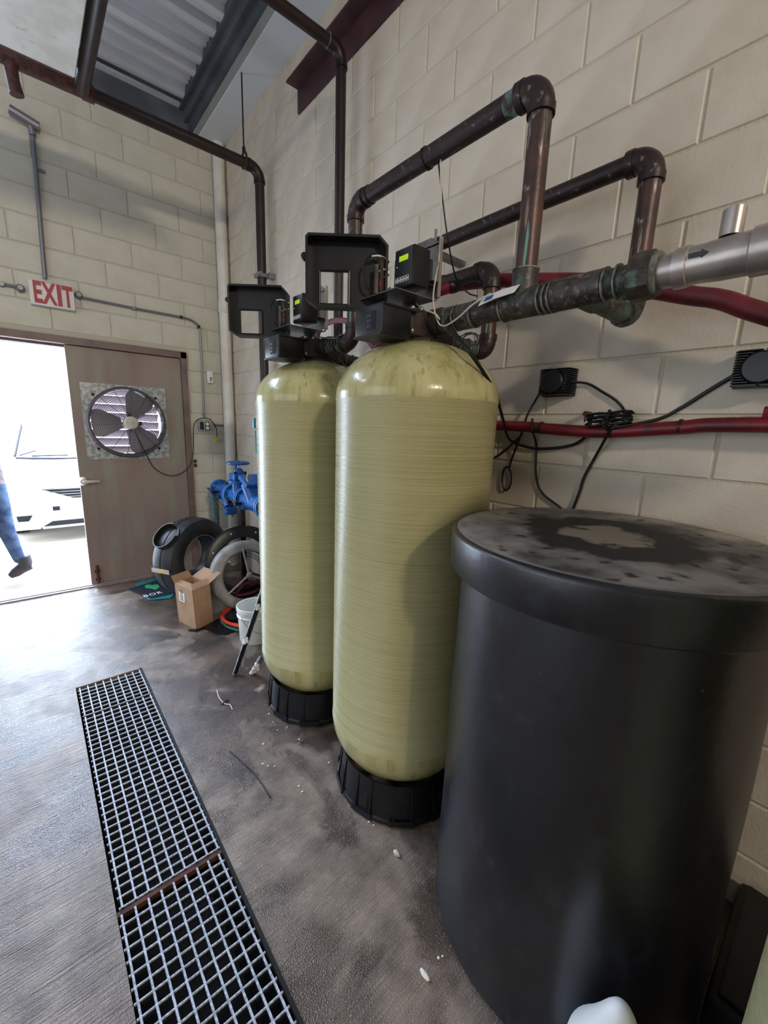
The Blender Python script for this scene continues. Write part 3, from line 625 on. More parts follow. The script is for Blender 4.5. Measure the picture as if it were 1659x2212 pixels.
    for c_, pts in (('blackrub', [(.99, 1.17, 2.10), (.955, 1.20, 2.125), (.92, 1.215, 2.09), (.925, 1.215, 2.03), (.955, 1.20, 2.0)]), ('hose', [(.985, 1.16, 2.06), (.965, 1.175, 2.045), (.96, 1.18, 2.02)]), ('blue', [(.985, 1.16, 2.015), (.972, 1.15, 2.0), (.985, 1.13, 1.996), (1.0, 1.11, 2.0)]), ('blue', [(.99, 1.16, 2.02), (.98, 1.15, 2.004), (.99, 1.13, 1.999)]), ('debris', [(.99, 1.165, 2.105), (.965, 1.19, 2.12), (.94, 1.2, 2.115)]), ('motor', [(.99, 1.165, 2.08), (.96, 1.185, 2.07), (.95, 1.195, 2.03)])):
        MB().tube(spl([T(*q) for q in pts], 5), .004 if c_ in ('blue', 'blackrub') else .0028, 6).build('wire', M[c_], wr_)
    # swung-open cover: a shallow tray with a clear window
    o3 = T(1.0, 1.20, 0); u = Vector((-.758, .652, 0)); nrm = Vector((-.652, -.758, 0))
    wd, z0, z1, dp_ = .268, 1.952, 2.178, .045
    def CP(a, z, d): return o3 + u * a + nrm * d + Vector((0, 0, z))
    out = [(.0, z0 + .0), (wd - .035, z0), (wd, z0 + .022), (wd, z1 - .01), (wd - .01, z1), (.02, z1), (-.01, z1 - .03), (-.01, z0 + .02)]
    wn = (.123, .226, z0 + .018, z0 + .125)
    cv = MB()
    # floor of tray with window hole: built as strips
    inner = [(.008, z0 + .008), (wd - .037, z0 + .008), (wd - .008, z0 + .026), (wd - .008, z1 - .014), (wd - .014, z1 - .008), (.022, z1 - .008), (-.002, z1 - .033), (-.002, z0 + .022)]
    a0, a1, b0, b1 = wn
    for poly in ([(-.01, z0 + .02), (0, z0), (a0, z0), (a0, z1), (.02, z1), (-.01, z1 - .03)], [(a0, z0), (wd - .035, z0), (a1, b0), (a0, b0)] , [(a0, b1), (a1, b1), (a1, z1), (a0, z1)], [(a1, b0), (wd - .035, z0), (wd, z0 + .022), (wd, z1 - .01), (wd - .01, z1), (a1, z1)]):
        cv.prism([CP(a, z, 0) for a, z in poly], nrm * -.004)
    nn = len(out)
    for i in range(nn):
        j = (i + 1) % nn
        cv.prism([CP(*out[i], -.004), CP(*out[j], -.004), CP(*inner[j], -.004), CP(*inner[i], -.004)], nrm * (dp_ + .004))
    # window frame raised toward viewer
    for (p, q) in (((a0, b0), (a1, b0)), ((a1, b0), (a1, b1)), ((a1, b1), (a0, b1)), ((a0, b1), (a0, b0))):
        cv.tube([CP(*p, .004), CP(*q, .004)], .004, 6)
    for z in (z1 - .065,): cv.tube([CP(wd + .006, z, .01), CP(wd + .006, z, .03)], .012, 10)
    cvo = cv.build('cover', M['blackpl'], root, smooth=30)
    g = MB().prism([CP(a0, b0, 0), CP(a1, b0, 0), CP(a1, b1, 0), CP(a0, b1, 0)], nrm * -.003).build('window_pane', M['clear'], cvo, smooth=0)
    return root
softener(1.138, 1.156, 'nearer and larger-looking yellow fibreglass softener tank with black control head')
softener(1.138, 1.870, 'farther yellow fibreglass softener tank, behind the nearer one by the blue valves')
# third tank beside the camera
t3 = empty('pressure_tank', (.84, -.335, 0), 'pale green fibreglass tank at right frame edge beside the black brine tank', 'tank')
R = .305; pr = [(.1, .161)] + [(R*math.sin(i/8*PI/2), .395 - .235*math.cos(i/8*PI/2)) for i in range(1, 9)] + [(R, 1.65)] + [(max(.05, R*math.cos(i/8*PI/2)), 1.655 + .212*math.sin(i/8*PI/2)) for i in range(1, 9)]
MB().lathe(pr, (.84, -.335, 0), 56, mif=lambda i: 0 if i == 8 else 1).build('tank', [M['fibre'], M['dome']], t3, smooth=50)
MB().lathe([(.272, 0), (.275, .015), (.25, .19), (.22, .19), (.25, 0), (.272, 0)], (.84, -.335, 0), 48, cap=False).build('tank_base', M['blackpl'], t3)

MB().box((1.20, -.75, .0), (1.645, .03, .13), bev=.02).box((1.22, -.73, .13), (1.625, .01, .145), bev=.006).build('dark_filler', M['blackpl'], cat='slab', label='low black plastic tub added to darken the floor between brine tank and block wall')  # added black stand-in, darkens the gap behind the brine tank
# ---------------------------------------------------------------- brine tank
BX, BY = 1.187, .430
br = empty('brine_tank', (BX, BY, 0), 'big black plastic brine tank with a dusty flat lid', 'tank')
bp = [(.37, 0), (.392, .012), (.396, .03)] + [(.396 - .010*i/8 + .0015*math.sin(i*1.7), .03 + 1.19*i/8) for i in range(1, 9)]
MB().lathe(bp, (BX, BY, 0), 96).build('tank_body', M['brine'], br, smooth=50)
lp = [(.390, 1.176), (.416, 1.172), (.421, 1.178), (.423, 1.268), (.4215, 1.276), (.417, 1.280), (.409, 1.281)]
MB().lathe(lp, (BX, BY, 0), 96).build('lid', M['brine'], br, smooth=50)
lt = MB().lathe([(.0001, 0), (.15, .0005), (.30, 0), (.405, -.001), (.411, -.004)], (BX, BY, 1.2835), 96, cap=False)
o = lt.build('lid_top', M['lid'], br, smooth=50)

# ================================================================ COPPER MANIFOLD
cm = empty('copper_manifold', (1.14, .9, 1.9), 'aged copper pipework linking the softener heads along the block wall', 'pipework')
HX, HZ, RR, RH = 1.14, 1.922, .0305, .0345
def seg(name, a, b, r, m, n=20): return MB().tube([a, b], r, n).build(name, M[m], cm)
def rings(pts, axis, r, m='solder', w_=.0022):
    for p in pts:
        p = Vector(p); a = Vector(axis) * w_
        MB().tube([p - a, p + a], r, 20).build('solder_ring', M[m], cm)
yt1, yt2 = .735, .570
seg('pipe', (HX, 1.055, HZ), (HX, .80, HZ), RH, 'copper_main')
seg('coupling', (HX, 1.04, HZ), (HX, .99, HZ), RH * 1.18, 'copper_main')
seg('coupling', (HX, .965, HZ), (HX, .90, HZ), RH * 1.16, 'copper_main')
MB().tube([(HX, .79, HZ), (HX, .675, HZ)], RH * 1.16, 22).tube([(HX, yt1, HZ), (HX, yt1, HZ + .085)], RR * 1.2, 20).build('tee', M['copper_main'], cm)
seg('pipe', (HX, .68, HZ), (HX, .62, HZ), RH, 'copper_main')
MB().tube([(HX, .635, HZ), (HX, .505, HZ)], RH * 1.16, 22).tube([(HX, yt2, HZ), (HX + .10, yt2, HZ)], RR * 1.18, 20).build('tee', M['copper_main'], cm)
seg('pipe', (HX, .51, HZ), (HX, .44, HZ), RH, 'copper_main')
rings([(HX, y, HZ) for y in (1.012, .975, .905, .795, .672, .655, .64, .50, .472)], (0, 1, 0), RH * 1.2)
# union nut + steel ball valve
MB().lathe([(.036, -.034), (.052, -.03), (.054, .0), (.052, .016), (.040, .02)], (HX, .425, HZ), 10, 'Y').build('union_nut', M['bronze'], cm)
MB().lathe([(.04, -.012), (.047, -.01), (.047, .012), (.04, .016)], (HX, .395, HZ), 28, 'Y').build('union_ring', M['solder'], cm)
bv = MB().lathe([(.034, .0), (.036, -.035), (.042, -.037), (.042, -.062), (.039, -.064), (.038, -.085), (.041, -.12), (.041, -.165), (.046, -.168), (.046, -.20), (.040, -.202)], (HX, .39, HZ), 32, 'Y')
bvo = bv.build('ball_valve', M['steel'], cm)
zz = HZ + .04
MB().lathe([(.020, 0), (.020, .05), (.017, .052), (.0155, .05), (.0155, .005)], (HX, .265, zz), 24, cap=False).build('valve_cap', M['steel'], bvo)
MB().box((HX - .012, .255, zz + .02), (HX + .012, .275, zz + .042)).build('stem_stop', M['hose'], bvo)
ar = [(.0, .0), (.022, .0), (.022, -.004), (.034, .004), (.022, .012), (.022, .008), (.0, .008)]
MB().prism([(HX - .0425, .322 - a, HZ + b + .004) for a, b in ar], (.003, 0, 0)).build('flow_arrow', M['charcoal'], bvo, smooth=0)
seg('pipe', (HX, .19, HZ), (HX, -.6, HZ), RH * 1.1, 'copper_main')
# riser 1, run, riser 0
ZR = 2.462; y0r = 1.572
seg('pipe', (HX, yt1, HZ + .08), (HX, yt1, ZR - .065), RR, 'copper_riser')
elbow('elbow', M['copper'], cm, (HX, yt1, ZR - .055), (HX, yt1, ZR), (HX, yt1 + .055, ZR), RR * 1.14, .06)
seg('pipe', (HX, yt1 + .06, ZR), (HX, y0r - .05, ZR), RR, 'copper')
elbow('elbow', M['copper'], cm, (HX, y0r - .05, ZR), (HX, y0r, ZR), (HX, y0r, ZR - .05), RR * 1.12, .06)
seg('pipe', (HX, y0r, ZR - .05), (HX, y0r, HZ + .055), RR * .98, 'copper_riser')
elbow('elbow', M['copper'], cm, (HX, y0r, HZ + .055), (HX, y0r, HZ - .004), (HX, y0r + .06, HZ - .004), RR * 1.14, .06)
seg('pipe', (HX, y0r + .06, HZ - .004), (HX, 1.76, HZ + .002), RR, 'copper_main')
MB().tube([(HX, 1.68, HZ), (HX, 1.735, HZ)], .042, 8).build('union_nut', M['bronze'], cm)
rings([(HX, y0r + .075, HZ - .004), (HX, 1.665, HZ), (HX, 1.745, HZ)], (0, 1, 0), RH * 1.18)
rings([(HX, yt1, HZ + .088)], (0, 0, 1), RR * 1.24)
MB().tube([(HX, 1.158, ZR), (HX, 1.168, ZR)], RR * 1.12, 18).build('band', M['blackrub'], cm)
MB().tube([(HX, 1.475, ZR), (HX, 1.485, ZR)], RR * 1.12, 18).build('band', M['blackrub'], cm)
seg('patina_collar', (HX, yt1 + .075, ZR), (HX, yt1 + .11, ZR), RR * 1.02, 'patina')
# riser 2 near the wall
X2 = 1.50; Z2 = 2.372
seg('pipe', (HX + .09, yt2, HZ), (X2 - .055, yt2, HZ), RR, 'copper_main')
elbow('elbow', M['copper_main'], cm, (X2 - .055, yt2, HZ), (X2, yt2, HZ), (X2, yt2, HZ + .055), RR * 1.14, .06)
seg('pipe', (X2, yt2, HZ + .06), (X2, yt2, Z2 - .06), RR, 'copper_riser')
elbow('elbow', M['copper'], cm, (X2, yt2, Z2 - .055), (X2, yt2, Z2), (X2, yt2 + .055, Z2), RR * 1.14, .06)
seg('pipe', (X2, yt2 + .06, Z2), (X2, 1.50, Z2), RR * .94, 'copper')
# lower loop from the near head up to the rear elbow
X3, Y3 = 1.49, 1.11
def lower_loop(dy, m1='copper_main'):
    a = Vector((1.285, 1.165 + dy, 1.895)); e = Vector((X3 - .05, Y3 + dy + .01, 1.875))
    seg('pipe', a, e, RR, m1)
    elbow('elbow', M['copper'], cm, e, (X3, Y3 + dy, 1.868), (X3, Y3 + dy, 1.925), RR * 1.14, .06)
    d = (e - a).normalized()
    rings([a + d*.02, a + d*.06, e - d*.02, e - d*.055], d, RR * 1.16)
    return e
lower_loop(0)
seg('pipe', (X3, Y3, 1.925), (X3, Y3, 2.14), RR, 'copper_riser')
elbow('elbow', M['copper'], cm, (X3, Y3, 2.135), (X3, Y3, 2.195), (X3, Y3 + .06, 2.195), RR * 1.16, .06)
seg('pipe', (X3, Y3 + .06, 2.195), (X3, 1.82 - .06, 2.195), RR, 'copper')
elbow('elbow', M['copper'], cm, (X3, 1.82 - .055, 2.195), (X3, 1.82, 2.195), (X3, 1.82, 2.14), RR * 1.14, .06)
seg('pipe', (X3, 1.82, 2.14), (X3, 1.82, 1.92), RR, 'copper_riser')
lower_loop(.714)
seg('pipe_sleeve', (X3, 1.37, 2.195), (X3, 1.44, 2.195), RR * 1.12, 'bronze')
# strut bracket that carries the rear run
sb = empty('strut_bracket', (1.52, 1.40, 2.30), 'grey steel bracket behind the control head fixed to the block wall', 'bracket')
MB().box((1.46, 1.40, 2.315), (XW - .002, 1.44, 2.335)).box((1.46, 1.40, 2.22), (1.475, 1.44, 2.335)).build('arm', M['plate'], sb)
MB().tube([(1.47, 1.42, 2.32), (1.47, 1.42, 2.42)], .006, 8).build('bolt', M['conduit'], sb)

# tag on the manifold
tp0, tp1 = px(1032, 662, X=1.085), px(1110, 632, X=1.085)
tg = empty('paper_tag', tp0, 'creased cream paper tag with blue print lying on the copper main', 'tag')
up = Vector((0.02, 0, .028)); d = tp1 - tp0
MB().prism([tp0, tp0 + d*.5 + Vector((-.004, 0, .002)), tp1, tp1 + up*.8 + d*.06, tp0 + d*.5 + up*1.1, tp0 + up], (.003, 0, .002)).build('tag_sheet', M['white'], tg)
MB().prism([tp0 + d*.15 + up*.3 + Vector((-.002, 0, .001)), tp0 + d*.38 + up*.3 + Vector((-.004, 0, .001)), tp0 + d*.38 + up*.75 + Vector((-.004, 0, .001)), tp0 + d*.15 + up*.75 + Vector((-.002, 0, .001))], (.001, 0, 0)).build('print', M['blue'], tg, smooth=0)

# ---------------------------------------------------------------- wires
def cable(name, pts, r, m, label, cat='cable', group=None):
    return MB().tube(spl(pts, 7), r, 7).build(name, M[m], cat=cat, label=label, group=group)
cable('grey_wire', [px(952, 342, X=1.14), px(953, 500, X=1.13), px(948, 560, X=1.12), px(936, 640, X=1.09), px(944, 690, X=1.09), px(958, 704, X=1.09), px(985, 690, X=1.085), px(1025, 655, X=1.085), px(1060, 634, X=1.09)], .0028, 'motor', 'stiff pale wire dropping from the upper copper run past the control head')
cable('sensor_wire', [px(947, 350, X=1.15), px(956, 430, X=1.16), px(968, 520, X=1.2), px(985, 600, X=1.3), px(1010, 632, X=1.36), px(1032, 640, X=1.4)], .0028, 'blackrub', 'thin black wire hanging from the upper copper run behind the controller')
cable('sensor_lead', [px(792, 448, X=1.14), px(780, 470, X=1.14), px(778, 520, X=1.15), px(779, 556, X=1.15)], .002, 'blackrub', 'short thin black wire beside the left end of upper copper run')
cable('grey_lead', [px(895, 652, X=1.1), px(915, 668, X=1.08), px(940, 678, X=1.08), px(950, 690, X=1.09)], .0028, 'motor', 'short grey lead curving over the near valve body')
cable('far_lead', [px(667, 722, X=1.1), px(690, 728, X=1.09), px(722, 731, X=1.1), px(735, 724, X=1.12), px(752, 720, X=1.12)], .003, 'conduit', 'grey lead curving over the far valve body')
cable('far_drain_wire', [px(722, 700, X=1.12), px(727, 740, X=1.12), px(732, 770, X=1.12), px(748, 793, X=1.14)], .003, 'blackrub', 'thin black wire dropping between the two softener domes')
lp = []
for i in range(26):
    t = i/25*2.6*2*PI; lp.append(px(1010, 733, X=1.2) + Vector((0, .035*math.cos(t)*(1 + .2*math.sin(i)), .022*math.sin(t))) + Vector((.0008*i, 0, 0)))
MB().tube(lp, .0026, 6).build('wire_coil', M['conduit'], cat='wire', label='loosely coiled grey wire beneath the copper main')
cable('drain_cable', [px(965, 692, X=1.10), px(990, 730, X=1.09), px(1015, 762, X=1.09), px(1045, 805, X=1.16), px(1070, 850, X=1.28), px(1085, 900, X=1.5), px(1100, 948, X=1.62), px(1140, 966, X=1.645), px(1185, 969, X=1.645), px(1240, 960, X=1.645), px(1275, 935, X=1.62), px(1300, 915, X=1.6)], .006, 'blackrub', 'black cable arching over the near tank shoulder and along the wall')
# upper red hose
hp = [px(1760, 725, X=1.52), px(1659, 680, X=1.54), px(1560, 648, X=1.54), px(1480, 637, X=1.54), px(1300, 610, X=1.56), px(1180, 606, X=1.56), px(1080, 606, X=1.555), px(1020, 611, X=1.53), px(975, 618, X=1.49), px(930, 634, X=1.44), px(880, 660, X=1.42), px(845, 705, X=1.42), px(820, 748, X=1.42), px(800, 800, X=1.42)]
hp[0] = hp[1] + (hp[1] - hp[2]) * 1.2; hp = [Vector((1.62, -1.1, 1.60)), Vector((1.61, -.55, 1.62)), Vector((1.59, -.12, 1.72))] + hp[1:]
ho = empty('red_hose', px(1300, 640, X=1.6), 'thick dark red rubber hose sagging behind the copper main', 'hose')
MB().tube(spl(hp[:11], 8), .0265, 16).build('hose', M['hose'], ho)
MB().tube(spl(hp[10:], 8), .0265, 16).build('hose', M['hose'], ho)
MB().tube([px(985, 616, X=1.50), px(972, 619, X=1.48)], .031, 16).build('hose_clamp', M['brownpipe'], ho)
ho2 = cable('small_red_hose', [px(684, 738, X=1.42), px(690, 712, X=1.42), px(708, 697, X=1.42), px(735, 692, X=1.42), px(760, 699, X=1.42), px(785, 722, X=1.42), px(812, 755, X=1.42)], .016, 'hose', 'thin red hose arching between the two control heads', 'hose')

# lower red pipe on wall
lr = empty('lower_red_pipe', (1.61, .6, 1.56), 'dark red pipe running low along the block wall behind the tanks', 'pipe')
lpts = [px(1659 + 260, 905, X=1.61), px(1659, 918, X=1.61), px(1465, 924, X=1.61), px(1300, 933, X=1.61), px(1180, 926, X=1.61), px(1070, 919, X=1.61)]
lpts[0] = Vector((1.61, -.9, lpts[1].z)); lpts.append(Vector((1.61, 2.3, lpts[-1].z)))
MB().tube(spl(lpts, 6), .0225, 18).build('pipe', M['redpipe'], lr)
for (u, v) in ((1470, 922), (1170, 924), (1322, 932)):
    p = px(u, v, X=1.61); MB().tube([p + Vector((0, -.004, 0)), p + Vector((0, .004, 0))], .0245, 18).build('band', M['brownpipe'], lr)
p = px(1268, 900, X=1.64); MB().tube([p + Vector((-.02, 0, .01)), p + Vector((.019, 0, .01))], .010, 10).tube([p + Vector((-.015, 0, .0)), p + Vector((-.015, 0, -.02))], .004, 6).build('pipe_hanger', M['rust'], lr)
p = px(1650, 893, X=1.63); MB().tube([p, p + Vector((0, -.05, 0))], .02, 10).build('pipe_hook', M['redpipe'], lr)

# power supplies (finned)
def psu(c, label):
    r = empty('finned_driver', c, label, 'electronics', 'finned black boxes on the block wall')
    x, y, z = c
    MB().box((XW - .014, y - .067, z - .052), (XW - .001, y + .067, z + .052), bev=.002).build('base_plate', M['blackpl'], r)
    MB().lathe([(.001, -.078), (.040, -.078), (.045, -.074), (.046, -.014)], (XW, y, z), 28, 'X', cap=False).build('cover_disc', M['blackpl'], r)
    for k in range(14):
        zk = z - .048 + k * .0074
        for s_ in (-1, 1):
            hw = math.sqrt(max(0, .047**2 - (zk - z)**2)) if abs(zk - z) < .047 else .004
            MB().prism([(XW - .012, y + s_*hw, zk), (XW - .012, y + s_*.067, zk), (XW - .045, y + s_*.067, zk), (XW - .066, y + s_*.056, zk), (XW - .068, y + s_*hw, zk)], (0, 0, .0028)).build('fin', M['blackpl'], r, smooth=0)
    return r
b1 = (px(1183, 800, X=XW) + px(1250, 860, X=XW)) / 2; b1.x = XW
b1 = Vector((XW, .862, 1.752)); b2 = Vector((XW, .243, 1.757))
psu(b1, 'finned black driver box on the wall near the yellow tank'); psu(b2, 'finned black driver box cut off by the right frame edge')
WX = 1.652
cable('driver_cable', [Vector((WX - .03, b1.y + .06, b1.z - .01)), px(1165, 850, X=WX), px(1140, 895, X=1.62), px(1125, 940, X=1.62), px(1108, 985, X=WX), px(1100, 1010, X=WX)], .0048, 'blackrub', 'black cable dropping from left side of nearer finned box')
cable('driver_cable', [Vector((WX - .03, b1.y - .06, b1.z - .0)), px(1270, 829, X=WX), px(1300, 846, X=WX), px(1330, 865, X=WX), px(1347, 885, X=WX), px(1346, 905, X=1.60)], .0048, 'blackrub', 'black cable from right side of left finned box to the bundle')
cable('driver_cable', [Vector((WX - .03, b2.y + .06, b2.z)), px(1590, 808, X=WX), px(1540, 838, X=WX), px(1470, 882, X=WX), px(1430, 903, X=1.63), px(1370, 917, X=1.60), px(1320, 925, X=1.582)], .0062, 'blackrub', 'long black cable sagging from right finned box to the bundle')
cable('wall_cable', [px(1150, 905, X=1.60), px(1150, 930, X=1.58), px(1158, 960, X=WX), px(1158, 1030, X=WX), px(1172, 1066, X=WX), px(1212, 1098, X=WX), px(1240, 1130, X=WX)], .0046, 'blackrub', 'black cable hanging from red pipe down behind brine lid, left one')
cable('wall_cable', [px(1318, 930, X=1.582), px(1290, 980, X=1.64), px(1262, 1030, X=WX), px(1252, 1062, X=WX), px(1238, 1100, X=WX), px(1230, 1130, X=WX)], .0055, 'blackrub', 'black cable from the bundle down behind the brine lid, right one')
cable('tank_cable', [px(1128, 938, X=1.60), px(1105, 960, X=1.64), px(1085, 978, X=WX), px(1060, 993, X=WX), px(1020, 1010, X=WX)], .0048, 'blackrub', 'black cable slanting from red pipe behind the near tank')
cpts = []
for i in range(40):
    t = i / 39 * 3 * 2 * PI; q = px(1094, 1034, X=WX - .004)
    cpts.append(q + Vector((.002*math.sin(i), (.022 * math.cos(t)) + .010*math.sin(t), .052 * math.sin(t) - .018*math.cos(t))) * 1.0)
MB().tube(cpts, .004, 6).build('cable_loop', M['blackrub'], cat='cable', label='small black cable loop hanging beside the near tank edge')
bc = empty('cable_bundle', px(1320, 905, X=1.6), 'bundle of coiled black cable tied on the lower red pipe', 'cable')
ca, cb_ = px(1272, 908, X=1.60), px(1368, 900, X=1.60); ax = (cb_ - ca) / 2; mid = (ca + cb_) / 2
for k in range(13):
    t0 = random.uniform(0, 6); pts = []
    for i in range(18):
        t = 2*PI*i/18; w2 = .012 * math.sin(t) * (0.35 + .65*abs(math.cos(t)))
        pts.append(mid + ax * math.cos(t) * random.uniform(.80, 1.08) + Vector((-.012 + .010*math.cos(k*1.3), 0, w2 + .016*math.sin(k*2.1) + random.uniform(-.003, .003))))
    MB().tube(pts, .0036, 6, closed=True).build('loop', M['blackrub'], bc)
MB().tube([mid + Vector((-.012, 0, .028)), mid + Vector((-.035, 0, .0)), mid + Vector((-.02, 0, -.03)), mid + Vector((.0, 0, -.05))], .006, 8).build('tie', M['blackrub'], bc)

# ================================================================ BLUE BACKFLOW ASSEMBLY
bf = empty('backflow_assembly', (1.35, 3.6, 0), 'blue flanged backflow valve assembly with handwheel beside the corner', 'valve')
VX, VZ = 1.35, .915
def fl_(y, r=.094, m='blue', t=.020):
    o = MB().lathe([(r, -t/2), (r, t/2)], (VX, y, VZ), 36, 'Y').build('flange', M[m], bf)
    MB().lathe([(r + .0015, -.005), (r + .0015, .005)], (VX, y, VZ), 36, 'Y').build('rim', M['bluelt'], o)
    for k in range(8):
        a = 2*PI*k/8 + .2; MB().tube([(VX + .075*math.cos(a), y - t/2 - .008, VZ + .075*math.sin(a)), (VX + .075*math.cos(a), y + t/2 + .008, VZ + .075*math.sin(a))], .0085, 6).build('bolt', M['bolt'], o)
for y in (4.02, 3.99, 3.67, 3.64, 3.40, 3.37, 2.99, 2.96): fl_(y)
MB().tube([(VX, 3.99, VZ), (VX, 3.67, VZ)], .062, 24).tube([(VX, 3.86, VZ - .01), (VX - .02, 3.72, VZ - .13)], .046, 20).box((VX - .07, 3.66, VZ - .19), (VX + .03, 3.75, VZ - .12), bev=.012).build('check_body', M['blue'], bf)
MB().tube([(VX, 3.64, VZ), (VX, 3.40, VZ)], .066, 24).tube([(VX, 3.52, VZ), (VX, 3.52, VZ + .14)], .058, 20).build('gate_body', M['blue'], bf)
MB().lathe([(.082, .125), (.086, .128), (.086, .142), (.082, .145)], (VX, 3.52, VZ), 28).build('bonnet_flange', M['blue'], bf)
MB().box((VX - .062, 3.458, VZ + .145), (VX + .062, 3.582, VZ + .205), bev=.012).lathe([(.05, .2), (.04, .235), (.02, .25)], (VX, 3.52, VZ), 20).build('bonnet', M['blue'], bf)
for sx in (-1, 1): MB().tube([(VX + sx*.045, 3.52 - .04, VZ + .2), (VX + sx*.045, 3.52 - .04, VZ + .222)], .011, 6).build('bolt', M['blackpl'], bf)
MB().tube([(VX, 3.52, VZ + .235), (VX, 3.52, VZ + .31)], .007, 8).build('stem', M['bolt'], bf)
hw = MB().tube([(VX + .088*math.cos(2*PI*j/28), 3.52 + .088*math.sin(2*PI*j/28), VZ + .292) for j in range(28)], .011, 8, closed=True)
for k in range(5): hw.tube([(VX, 3.52, VZ + .30), (VX + .085*math.cos(k*1.257), 3.52 + .085*math.sin(k*1.257), VZ + .292)], .007, 6)
hw.lathe([(.018, .288), (.02, .30), (.014, .312)], (VX, 3.52, VZ), 14).build('handwheel', M['blue'], bf)
MB().tube([(VX, 3.37, VZ), (VX, 2.99, VZ)], .072, 24).tube([(VX, 3.16, VZ), (VX - .02, 3.24, VZ + .15)], .07, 20).build('check_body', M['blue'], bf)
MB().prism([(VX - .09, 3.14, VZ + .13), (VX + .07, 3.14, VZ + .13), (VX + .07, 3.30, VZ + .19), (VX - .09, 3.30, VZ + .19)], (0, -.02, .03)).build('check_cover', M['blue'], bf)
MB().tube([(VX, 2.95, VZ), (VX, 2.6, VZ)], .045, 20).build('outlet_pipe', M['teal'], bf)
MB().tube([(VX, 4.02, VZ), (VX, 4.12, VZ)], .05, 20).build('inlet_nipple', M['teal'], bf)
elbow('elbow', M['teal'], bf, (VX, 4.10, VZ), (VX, 4.19, VZ), (VX, 4.19, VZ - .09), .048, .08)
MB().tube([(VX, 4.19, VZ - .09), (VX, 4.19, 0)], .042, 20).build('inlet_pipe', M['teal'], bf)
sy = 3.50
MB().tube([(VX + .01, sy, VZ - .06), (VX + .01, sy, 0)], .030, 16).lathe([(.05, 0), (.05, .01), (.03, .012)], (VX + .01, sy, 0), 16).build('support_post', M['blackpipe'], bf)
for (y, z) in ((3.86, 0.0), (3.30, -.02), (3.47, -.03)):
    MB().tube([(VX - .06, y, VZ + z), (VX - .12, y, VZ + z)], .013, 8).box((VX - .13, y - .016, VZ + z - .016), (VX - .10, y + .016, VZ + z + .016), bev=.003).tube([(VX - .125, y, VZ + z + .005), (VX - .13, y + .06, VZ + z + .03)], .006, 6).build('test_cock', M['brownpipe'], bf)
MB().tube([(VX - .11, 3.9, VZ + .0), (VX - .13, 3.7, VZ - .06), (VX - .12, 3.55, VZ - .10), (VX - .08, 3.47, VZ - .16)], .006, 6).tube([(VX - .12, 4.0, VZ + .02), (VX - .12, 3.8, VZ - .02)], .005, 6).build('relief_line', M['brownpipe'], bf)
MB().tube([px(536, 1023, X=VX - .05), px(533, 1033, X=VX - .06), px(537, 1045, X=VX - .06)], .006, 6).build('yellow_tag', M['yellow'], bf, label='small yellow tag wire')
# small blue hose & tag behind the far tank at left
p1, p2, p3 = px(550, 903, Y=2.05), px(553, 930, Y=2.05), px(555, 978, Y=2.06)
MB().box(p1 + Vector((-.006, 0, -.05)), p1 + Vector((.030, .012, .0)), bev=.003).tube([p2, p3], .007, 8).build('blue_tag', mat('pale_blue_plastic', S(70, 160, 200), .4), cat='tag', label='pale blue plastic strip behind left edge of the far yellow tank')

# ================================================================ JUNK IN THE CORNER
def ringmat(c, nrm, upv=(0, 0, 1)):
    z = Vector(nrm).normalized(); x = Vector(upv).cross(z).normalized(); y = z.cross(x)
    return Matrix(((x.x, y.x, z.x), (x.y, y.y, z.y), (x.z, y.z, z.z)))
VC = px(418, 1204, Y=3.80); RO = .352; VC.z = RO + .003
rm = ringmat(VC, (.485, -.875, .02))
vh = empty('blower_housing', (VC.x, VC.y, 0), 'black plastic ring-shaped blower housing standing upright by the door', 'housing')
hw_ = .125; ri = .20
prof = [(ri, -hw_*.8), (ri + .03, -hw_), (RO - .06, -hw_), (RO - .015, -hw_*.8), (RO, -hw_*.4), (RO + .0, -.008), (RO - .006, -.004), (RO - .006, .004), (RO, .008), (RO, hw_*.4), (RO - .015, hw_*.8), (RO - .06, hw_), (ri + .03, hw_), (ri, hw_*.8), (ri - .004, hw_*.72), (ri + .012, hw_*.6)]
MB().lathe(prof, VC, 72, mat=rm, cap=False).build('shell', M['wornblack'], vh, smooth=40)
MB().lathe([(ri + .012, hw_*.6), (ri + .012, -hw_*.6), (ri, -hw_*.8)], VC, 56, mat=rm, cap=False).build('inner_wall', M['blackpl'], vh, smooth=40)
MB().lathe([(ri - .001, hw_*.84), (ri + .004, hw_*.84), (ri + .004, hw_*.7), (ri - .001, hw_*.7), (ri - .001, hw_*.84)], VC, 56, mat=rm, cap=False).build('inner_rim', M['greyring'], vh)
# outlet port
xx, yy_, zz_ = rm.col[0], rm.col[1], rm.col[2]
ang = math.radians(140)
imr = Vector((.97, -.24, 0)); 
ud = (xx * math.cos(math.radians(137)) + yy_ * math.sin(math.radians(137))).normalized()
if (xx.dot(imr)) < 0: ud = (-xx * math.cos(math.radians(137)) + yy_ * math.sin(math.radians(137))).normalized()
td = zz_.cross(ud).normalized()
prt = MB(); n = 32; vs = []
for (rad, h1) in ((.100, .27), (.104, .355), (.106, .385), (.098, .385), (.096, .34), (.094, .27)):
    for j in range(n):
        a = 2*PI*j/n; hh = h1 - (.03 if (h1 > .36 and 8 < j < 15) else 0)
        vs.append(VC + ud*hh + td * rad * 1.12 * math.cos(a) + zz_ * rad * math.sin(a))
prt.add(vs, [(i*n + j, i*n + (j+1) % n, (i+1)*n + (j+1) % n, (i+1)*n + j) for i in range(5) for j in range(n)])
